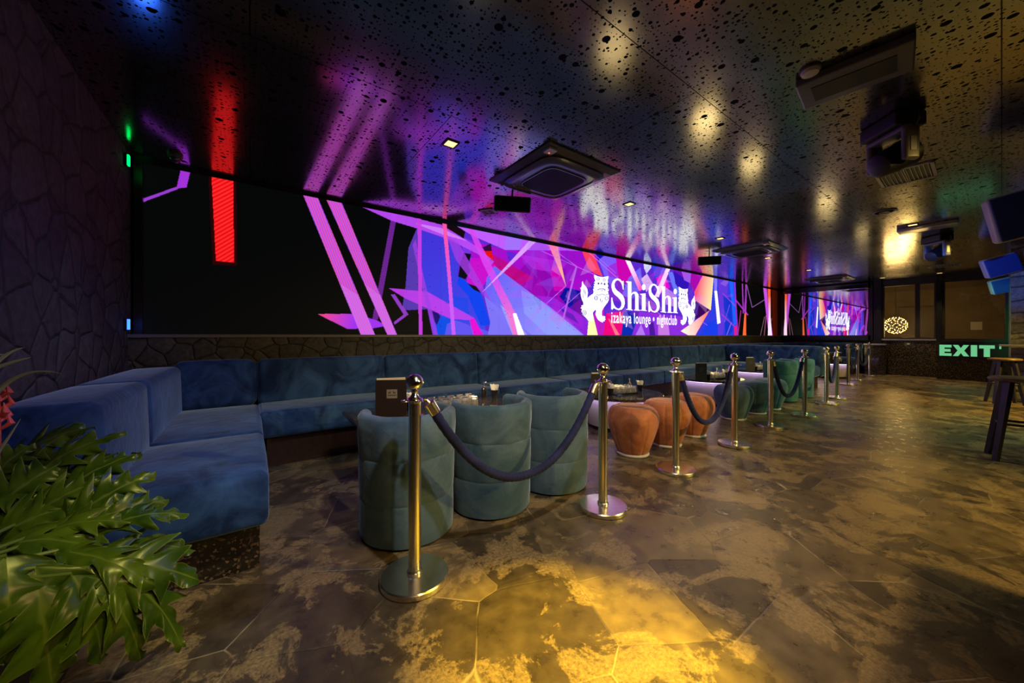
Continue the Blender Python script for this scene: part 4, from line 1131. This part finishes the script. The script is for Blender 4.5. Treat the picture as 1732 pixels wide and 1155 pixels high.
def grille(loc, rz, L, W, n, lab):
    r = empty('air_grille', loc, rz, lab, 'vent', 'slotted ceiling air grilles')
    a = MB(); t = .025
    a.box(-L/2, L/2, -W/2, -W/2+t, -.012, 0); a.box(-L/2, L/2, W/2-t, W/2, -.012, 0); a.box(-L/2, -L/2+t, -W/2, W/2, -.012, 0); a.box(L/2-t, L/2, -W/2, W/2, -.012, 0)
    a.box(-L/2, L/2, -.004, .004, -.010, 0)
    a.build('frame', M['grille_grey'], r)
    a = MB(); a.box(-L/2+t, L/2-t, -W/2+t, W/2-t, -.003, -.001); a.build('backing', M['black'], r)
    for k in range(n):
        x = -W/2+t + (W-2*t)*(k+.5)/n; s = MB(); s.box(-L/2+t, L/2-t, x-.003, x+.003, -.010, -.003); s.build('slat', M['grille_grey'], r)
    return r
grille((5.43, .58, CH), .02, .52, .40, 12, 'slotted air grille on the ceiling behind the nearer moving head')
grille((13.2, .80, CH), 0, .5, .5, 9, 'farther slotted air grille near the windows')
grille((2.55, 4.02, CH), .6, .2, .2, 4, 'small square grille on the ceiling near the screen')

def moving_head(loc, rz, lab, s=1):
    r = empty('moving_head_light', loc, rz, lab, 'stage light', 'moving head lights on the ceiling')
    a = MB(); a.rbox(-.15, .15, -.11, .11, -.11, 0, .02, n=8); a.build('base', M['black'], r)
    a = MB()
    for q in (-1, 1): a.rbox(q*.135-.022, q*.135+.022, -.055, .055, -.36, -.10, .02, n=8)
    a.rbox(-.15, .15, -.06, .06, -.145, -.105, .015, n=8); y = a.build('yoke', M['yoke'], r)
    Mh = Matrix.Translation(Vector((0, 0, -.30))) @ Matrix.Rotation(1.1, 4, 'X')
    a = MB(); a.lathe([(.05,-.13),(.085,-.11),(.10,-.03),(.10,.05),(.108,.10),(.108,.13)], 28, M=Mh); h = a.build('lamp_head', M['black'], r)
    a = MB(); a.lathe([(.098,.131),(.001,.133)], 28, M=Mh); l = a.build('lens_plate', M['greyplastic'], h)
    a = MB()
    for k in range(7):
        c = (0, 0) if k == 0 else (.062*math.cos(k*PI/3), .062*math.sin(k*PI/3))
        a.lathe([(.025,.134),(.018,.142),(.001,.146)], 14, c=(c[0], c[1], 0), M=Mh)
    a.build('lens', M['lens'], h)
    a = MB(); a.box(-.16, -.157, -.02, .02, -.30, -.20); a.build('badge', M['silver'], y)
    a = MB(); a.tube([(-.15,0,-.03),(-.21,.02,-.05),(-.22,.02,-.10),(-.17,0,-.13),(-.15,.0,-.09)], .006, 8); a.build('cable', M['black'], r)
    return r
moving_head((3.98, .50, CH), .9, 'nearer moving head stage light hanging from the ceiling')
moving_head((9.15, .63, CH), .9, 'farther moving head stage light hanging from the ceiling')
# long flat panel between
r = empty('ceiling_panel', (8.2, .66, CH), 0, 'thin flat bar panel on the ceiling just ahead of the farther moving head', 'panel')
a = MB(); a.rbox(-.14, .14, -.30, .30, -.05, 0, .01, n=6); a.build('panel', M['silver'], r)

def monitor(loc, rz, lab, s=1.0):
    r = empty('flood_light', (loc[0], loc[1], CH), rz, lab, 'stage light', 'flat flood lights hanging under the air conditioners')
    Mt = Matrix.Translation(Vector((0, 0, -.16))) @ Matrix.Rotation(.25, 4, 'X')
    a = MB(); a.rbox(-.21*s, .21*s, -.03, .03, -.085*s, .085*s, .02, n=8, M=Mt); a.build('case', M['black'], r)
    a = MB(); a.box(-.19*s, .19*s, -.034, -.030, -.07*s, .07*s, M=Mt); a.build('front_glass', M['black_gloss'], r)
    a = MB(); a.tube([(0,0,0),(0,.02,-.06),(.02,.02,-.11),(0,0.02,-.15)], .010, 8); a.build('bracket', M['black'], r)
    return r
monitor((2.40, 3.27, CH), -.45, 'black flat flood light hanging beside the nearest air conditioner')
monitor((7.35, 3.42, CH), -.9, 'black flat flood light hanging beside the second air conditioner')

# ------------------------------------------------------------------ wall speakers, right edge
def wall_speaker(pos, w, h, d, aim, tilt, roll, lab):
    r = empty('wall_speaker', pos, 0, lab, 'speaker', 'pale cabinet speakers hung on the right')
    r.rotation_euler = (tilt, roll, aim)
    a = MB(); a.rbox(-w/2, w/2, -d/2, d/2, -h/2, h/2, .035, n=9); a.build('cabinet', M['speaker_side'], r)
    a = MB(); a.rbox(-w/2+.012, w/2-.012, -d/2-.008, -d/2+.02, -h/2+.012, h/2-.012, .025, n=8); a.build('grille', M['speaker_grille'], r)
    a = MB(); a.tube([(0, d/2, 0), (0, d/2+.12, .03), (.0, d/2+.2, .1)], .018, 8); a.build('bracket', M['black'], r)
    return r
p = at(1738, 360, 3.35); wall_speaker(p, .46, .44, .16, -1.30, .12, -.22, 'largest pale speaker cabinet with navy grille at the right edge')
p = at(1692, 449, 6.6); wall_speaker(p, .42, .36, .18, -1.25, .15, -.30, 'upper one of two stacked navy-fronted speakers by the right wall')
p = at(1701, 482, 7.4); wall_speaker(p, .42, .30, .16, -1.25, .15, -.25, 'lower one of two stacked navy-fronted speakers by the right wall')

# ------------------------------------------------------------------ pendant in the lobby
pc = Vector((17.4, 2.09, 1.50)); r = empty('pendant_lamp', (pc.x, pc.y, CH), 0, 'glowing spherical pendant of many tiny bulbs behind the left window', 'lamp')
a = MB(); a.tube([(0,0,0),(0,0,-(CH-pc.z)+.26)], .006, 8); a.build('cable', M['black'], r)
a = MB(); a.lathe([(.02+.0,-(CH-pc.z)-.05),(.05,-(CH-pc.z)),(.02,-(CH-pc.z)+.05)], 16)
NB = 96; gr = PI*(3-5**.5); dirs = []
for k in range(NB):
    z = 1-2*(k+.5)/NB; q = math.sqrt(1-z*z); dirs.append(Vector((q*math.cos(gr*k), q*math.sin(gr*k), z)))
cc = Vector((0, 0, pc.z-CH))
for d_ in dirs: a.tube([cc + d_*.03, cc + d_*.262], .0018, 4)
a.build('wire_frame', M['black'], r)
bm_ = MB(); bm_.lathe([(.001,-.0105),(.0075,-.0075),(.0105,0),(.0075,.0075),(.001,.0105)], 8, cap0=False, cap1=False)
b0 = bm_.build('bulb', M['bulb'], r); b0.location = cc + dirs[0]*.27
for d_ in dirs[1:]:
    c = b0.copy(); COL.objects.link(c); c.parent = r; c.location = cc + d_*.27

# ------------------------------------------------------------------ plants at the left edge
r = empty('planter_box', (-.685, 1.40, 0), 0, 'dark planter box at the end of the sofa under the big plant', 'planter')
a = MB(); a.box(-.18, .18, -.45, .62, 0, .40); a.build('box', M['planter'], r)
a = MB(); a.box(-.16, .16, -.43, .60, .40, .43); a.build('soil', M['soil'], r)

plant = empty('philodendron', (-.69, 1.45, .43), 0, 'big glossy lobed-leaf plant spilling over the left edge', 'plant')
def leaf(base, tip, width, bend=.12, lobes=6, depth=.55, roll=0, seed=0, cup=.15):
    rs = random.Random(seed); base, tip = Vector(base), Vector(tip)
    ax = tip-base; L = ax.length; x = ax.normalized()
    toeye = (Vector((0, 0, H)) - (base+tip)/2).normalized()
    n = (toeye*.75 + Vector((0, 0, .65))); n = (n - x*n.dot(x)).normalized(); y = n.cross(x)
    q = Matrix.Rotation(roll, 3, x); n = q @ n; y = q @ y
    NS, NW = 64, 5; vs = []; cols = []
    ph = rs.random()*.3
    for i in range(NS+1):
        s = i/NS
        env = (math.sin(PI*min(1, s**.72))**.75) * (1-.25*s) if s < 1 else 0
        env = max(env, .02)
        for side in (-1, 1):
            t = (s*lobes + ph*(side+1)) % 1.0
            saw = (t/.80)**1.1 if t < .80 else (1-t)/.20
            cut = 1 - depth*(1-saw) * (1 if .10 < s < .93 else .25)
            w = width*env*cut
            row = []
            rng_ = range(NW+1)
            for j in rng_:
                f = j/NW
                sw = s + .30*f*f*env*(w/width)       # lobes sweep forward
                p = base + x*(L*min(sw, 1.02 if s < 1 else 1)) + y*(side*w*f)
                b_ = bend*L*(math.sin(PI*min(1, sw)))        # arch
                dz = L*f*f*(.030*math.sin(s*17+side*2+seed) + .018*math.sin(s*41+seed*2+side))
                p += n*(b_ + cup*w*f - .22*w*f*f) + n*dz
                p.z -= .10*L*max(0, sw-.5)**1.5 * (1+f)
                row.append(p)
            vs.append((side, row))
    # build strips
    m_ = MB(); allv = []; data = []
    for side in (-1, 1):
        rows = [row for (sd, row) in vs if sd == side]; b = len(allv)
        for i, row in enumerate(rows):
            for j, p in enumerate(row): allv.append(p); data.append((j/NW, i/NS))
        for i in range(NS):
            for j in range(NW):
                a0 = b+i*(NW+1)+j; m_.f.append((a0, a0+1, a0+NW+2, a0+NW+1)); m_.sm.append(True)
    m_.v = [tuple(plant.matrix_basis.inverted() @ p) if False else tuple(p - plant_loc) for p in allv]
    o = m_.build('leaf', M['leaf'], plant, fix=False)
    ca = o.data.color_attributes.new('lf', 'FLOAT_COLOR', 'POINT')
    for i, (f, s) in enumerate(data): ca.data[i].color = (f, s, 0, 1)
    return o
plant_loc = Vector(plant.location)
root = Vector((-.66, 1.45, .47))
# (base px,py,Y) -> (tip px,py,Y), half width (m)
LV = [((10,800,1.25),(160,716,1.30),.075,5), ((20,850,1.2),(212,722,1.30),.07,6), ((60,870,1.15),(238,758,1.27),.075,6), ((90,900,1.1),(264,792,1.25),.07,6),
      ((110,900,1.08),(286,840,1.25),.062,6), ((120,925,1.05),(320,864,1.22),.06,6), ((120,945,1.02),(331,926,1.18),.06,5), ((130,950,1.0),(337,975,1.12),.085,5),
      ((150,955,1.0),(308,1086,1.05),.060,4), ((150,960,.98),(238,1106,1.0),.055,4), ((120,970,.95),(172,1112,.96),.06,4), ((60,960,.92),(88,1150,.9),.095,5),
      ((10,940,.90),(8,1112,.86),.085,5), ((-30,880,1.1),(120,770,1.22),.08,6), ((-40,930,1.05),(150,840,1.15),.085,6), ((-40,940,1.0),(200,930,1.05),.06,5),
      ((0,930,1.0),(100,1060,.92),.08,5), ((-20,820,1.15),(60,745,1.2),.05,5), ((40,880,1.1),(190,800,1.2),.055,5), ((70,900,1.05),(222,878,1.1),.038,4),
      ((80,960,.98),(140,1060,.95),.07,4), ((-60,860,1.1),(70,830,1.15),.08,5), ((100,930,1.0),(262,985,1.03),.05,4), ((30,960,1.1),(210,1020,1.1),.07,5),
      ((-60,1000,.95),(40,1080,.9),.09,5), ((60,860,1.2),(200,760,1.3),.07,5), ((-50,900,1.12),(60,800,1.2),.10,5), ((-60,960,1.1),(110,960,1.15),.11,5)]
for i, (b_, t_, w, lb) in enumerate(LV):
    B, T = at(*b_), at(*t_)
    leaf(B, T, w*1.5, bend=.10+.06*random.random(), lobes=max(3, lb-1), depth=.72, roll=random.uniform(-.35, .35), seed=i)
    m_ = MB(); m1 = root.lerp(B, .5) + Vector((0, 0, .06))
    m_.tube([p - plant_loc for p in (root + Vector((random.uniform(-.06,.06), random.uniform(-.25,.25), 0)), m1, B, B.lerp(T, .08))], [.007, .006, .005, .003], 8)
    m_.build('stalk', M['stem'], plant)

# bromeliad with grass blades behind
bro = empty('bromeliad', (-.68, 1.90, .43), 0, 'red flowering bromeliad with thin arching blades at the left edge', 'plant')
bl = Vector(bro.location)
a = MB()
for k in range(16):
    ang = k*2.4; h0 = k/16
    B = at(-6, 730-70*h0, 1.20); T = B + Vector((.022*math.cos(ang), .022*math.sin(ang), .060-.016*h0)); mid = (B+T)/2 + Vector((.02*math.cos(ang), .02*math.sin(ang), -.004))
    a.tube([p-bl for p in (B, mid, T)], [.004, .009, .0008], 8)
a.tube([Vector((0,0,0)), at(-4, 760, 1.20)-bl, at(-4, 660, 1.20)-bl], [.008,.008,.006], 8)
a.build('flower_spike', M['red'], bro)
for (p0, p1, p2, p3) in (((-60,640),(-10,612),(18,590),(42,588)), ((-60,640),(-10,617),(30,610),(53,604)), ((-60,700),(0,640),(50,618),(103,632)), ((-60,800),(-20,790),(10,748),(35,708)), ((-80,690),(-30,610),(-10,596),(8,600))):
    pts = [at(max(-30,p0[0]),p0[1],1.16), at(p1[0],p1[1],1.18), at(p2[0],p2[1],1.2), at(p3[0],p3[1],1.22)]
    fine = []
    for i in range(13):
        t = i/12; c_ = [(1-t)**3, 3*t*(1-t)**2, 3*t*t*(1-t), t**3]; fine.append(sum((pts[k]*c_[k] for k in range(4)), Vector())-bl)
    a = MB(); a.tube(fine, [.007*(1-(i/12)**2)+.0006 for i in range(13)], 6); a.build('blade', M['grass'], bro)

# ------------------------------------------------------------------ light
def spot(name, loc, tgt, energy, col, size=60, blend=.4, rad=.03):
    l = bpy.data.lights.new(name, 'SPOT'); l.energy = energy; l.color = col; l.spot_size = math.radians(size); l.spot_blend = blend; l.shadow_soft_size = rad
    o = link(bpy.data.objects.new(name, l)); o.location = loc
    o.rotation_euler = (Vector(tgt)-Vector(loc)).to_track_quat('-Z', 'Y').to_euler(); return o
def area(name, loc, tgt, energy, col, sx, sy=None):
    l = bpy.data.lights.new(name, 'AREA'); l.energy = energy; l.color = col; l.shape = 'RECTANGLE'; l.size = sx; l.size_y = sy or sx
    o = link(bpy.data.objects.new(name, l)); o.location = loc
    o.rotation_euler = (Vector(tgt)-Vector(loc)).to_track_quat('-Z', 'Y').to_euler(); return o
def point(name, loc, energy, col, rad=.05):
    l = bpy.data.lights.new(name, 'POINT'); l.energy = energy; l.color = col; l.shadow_soft_size = rad
    o = link(bpy.data.objects.new(name, l)); o.location = loc; return o
WARM = (1, .72, .36)
for (u, n, l_) in DL[:5]:
    spot('downlight_beam', (u, n, CH-.03), (u, n, 0), 80, (1, .80, .50), 46, .6)
for (u, n, l_) in DL[5:]:
    spot('downlight_beam', (u, n, CH-.03), (u, n, 0), 90, (1, .72, .30), 90, .6)
# fittings behind and beside the viewer, then colour washes and added fill lamps
spot('house_light', (.85, .55, CH-.06), (1.5, 2.0, .3), 125, (1, .92, .82), 80, .4, .035)
spot('house_light', (6.4, 2.7, CH-.06), (1.3, 1.3, 0), 60, (1, .70, .30), 60, .7, .05)
spot('gold_beam', (2.4, -1.0, CH-.1), (1.02, .84, 0), 3200, (1, .66, .01), 18, .8, .03)
spot('gold_wash', (4.2, -2.2, CH-.1), (3.2, .9, 0), 520, (1, .66, .17), 80, .8, .06)
spot('gold_wash', (.6, -1.4, CH-.1), (.6, 1.3, 0), 70, (1, .60, .22), 80, .8, .06)
spot('gold_wash', (9.5, -2.0, CH-.1), (9.5, 1.0, 0), 720, (1, .68, .10), 85, .8, .08)
spot('green_wash', (7.6, -2.4, CH-.2), (7.4, .9, 0), 240, (.25, 1, .55), 50, .8, .05)
spot('green_wash', (9.8, 1.2, 2.3), (12.9, -.10, 1.6), 200, (.1, 1, .35), 28, .7, .05)
spot('blue_wash', (2.0, -.6, CH-.1), (-.62, 2.9, .75), 150, (.03, .13, 1), 34, .7, .05)
spot('blue_wash', (5.0, 1.0, CH-.1), (3.5, 4.4, .7), 75, (.14, .38, 1), 105, .8, .05)
spot('blue_wash', (8.5, 1.0, CH-.1), (8.6, 4.4, .7), 80, (.14, .42, 1), 110, .8, .05)
spot('cool_wash', (.2, 3.2, CH-.1), (-.1, 3.1, .4), 26, (.40, .62, 1), 80, .8, .05)
spot('plant_light', (.25, .45, CH-.1), at(195, 950, 1.02), 90, (1, .90, .22), 28, 1, .05)
spot('violet_wash', (1.8, 1.2, CH-.1), (-.88, 2.6, 1.9), 16, (.75, .45, .85), 75, .8, .06)
for (u, n, R_), e_ in zip(tabs, (3.0, 7.0, 4.5, 6.0)):
    point('table_fill', (u+.06, n+.1, .68), e_, (1, .72, .28), .2)  # added unseen fill over each round table, warms glasses and ceiling
point('table_fill', (1.75, 3.0, .70), 2.6, (1, .76, .42), .05)  # same added fill over the oblong table, no lamp stands there
spot('blue_wash', (4.6, 2.0, 2.0), (11.4, .0, 2.25), 1100, (.08, .22, 1), 13, .8, .05)
spot('green_wash', (6.2, -2.6, CH-.1), (4.7, .1, 0), 150, (.70, 1, .35), 60, .8, .06)
spot('gold_ceiling_fill', (16.9, 1.75, 1.25), (5.2, .8, CH), 50, (1, .70, .22), 40, .9, .2)  # added lamp near the pendant, gilds the ceiling; no such fitting
spot('blue_glow', (-.56, 3.3, 2.2), (-.46, 2.6, CH), 1.4, (.03, .15, 1), 60, .9, .06)
point('lobby_glow', (pc.x, pc.y, pc.z), 95, (1, .66, .24), .28)

w = bpy.data.worlds.new('night'); sc.world = w; w.use_nodes = True
bg = w.node_tree.nodes['Background']; bg.inputs[0].default_value = (.02, .02, .03, 1); bg.inputs[1].default_value = .2

# ------------------------------------------------------------------ camera
cam = bpy.data.cameras.new('camera'); co = link(bpy.data.objects.new('camera', cam)); sc.camera = co
cam.sensor_fit = 'HORIZONTAL'; cam.sensor_width = 36; cam.lens = 36*FPX/1732
cam.shift_y = (CYP-577.5)/1732; cam.clip_start = .02
co.location = (0, 0, H)
co.rotation_euler = Vector((SN, CS, 0)).to_track_quat('-Z', 'Y').to_euler()
sc.view_settings.view_transform = 'Standard'; sc.view_settings.look = 'None'; sc.view_settings.gamma = 1; sc.view_settings.use_curve_mapping = False
sc.view_settings.exposure = 0
sc.cycles.use_denoising = True
sc.cycles.max_bounces = 8; sc.cycles.transparent_max_bounces = 24
sc.cycles.sample_clamp_indirect = 6
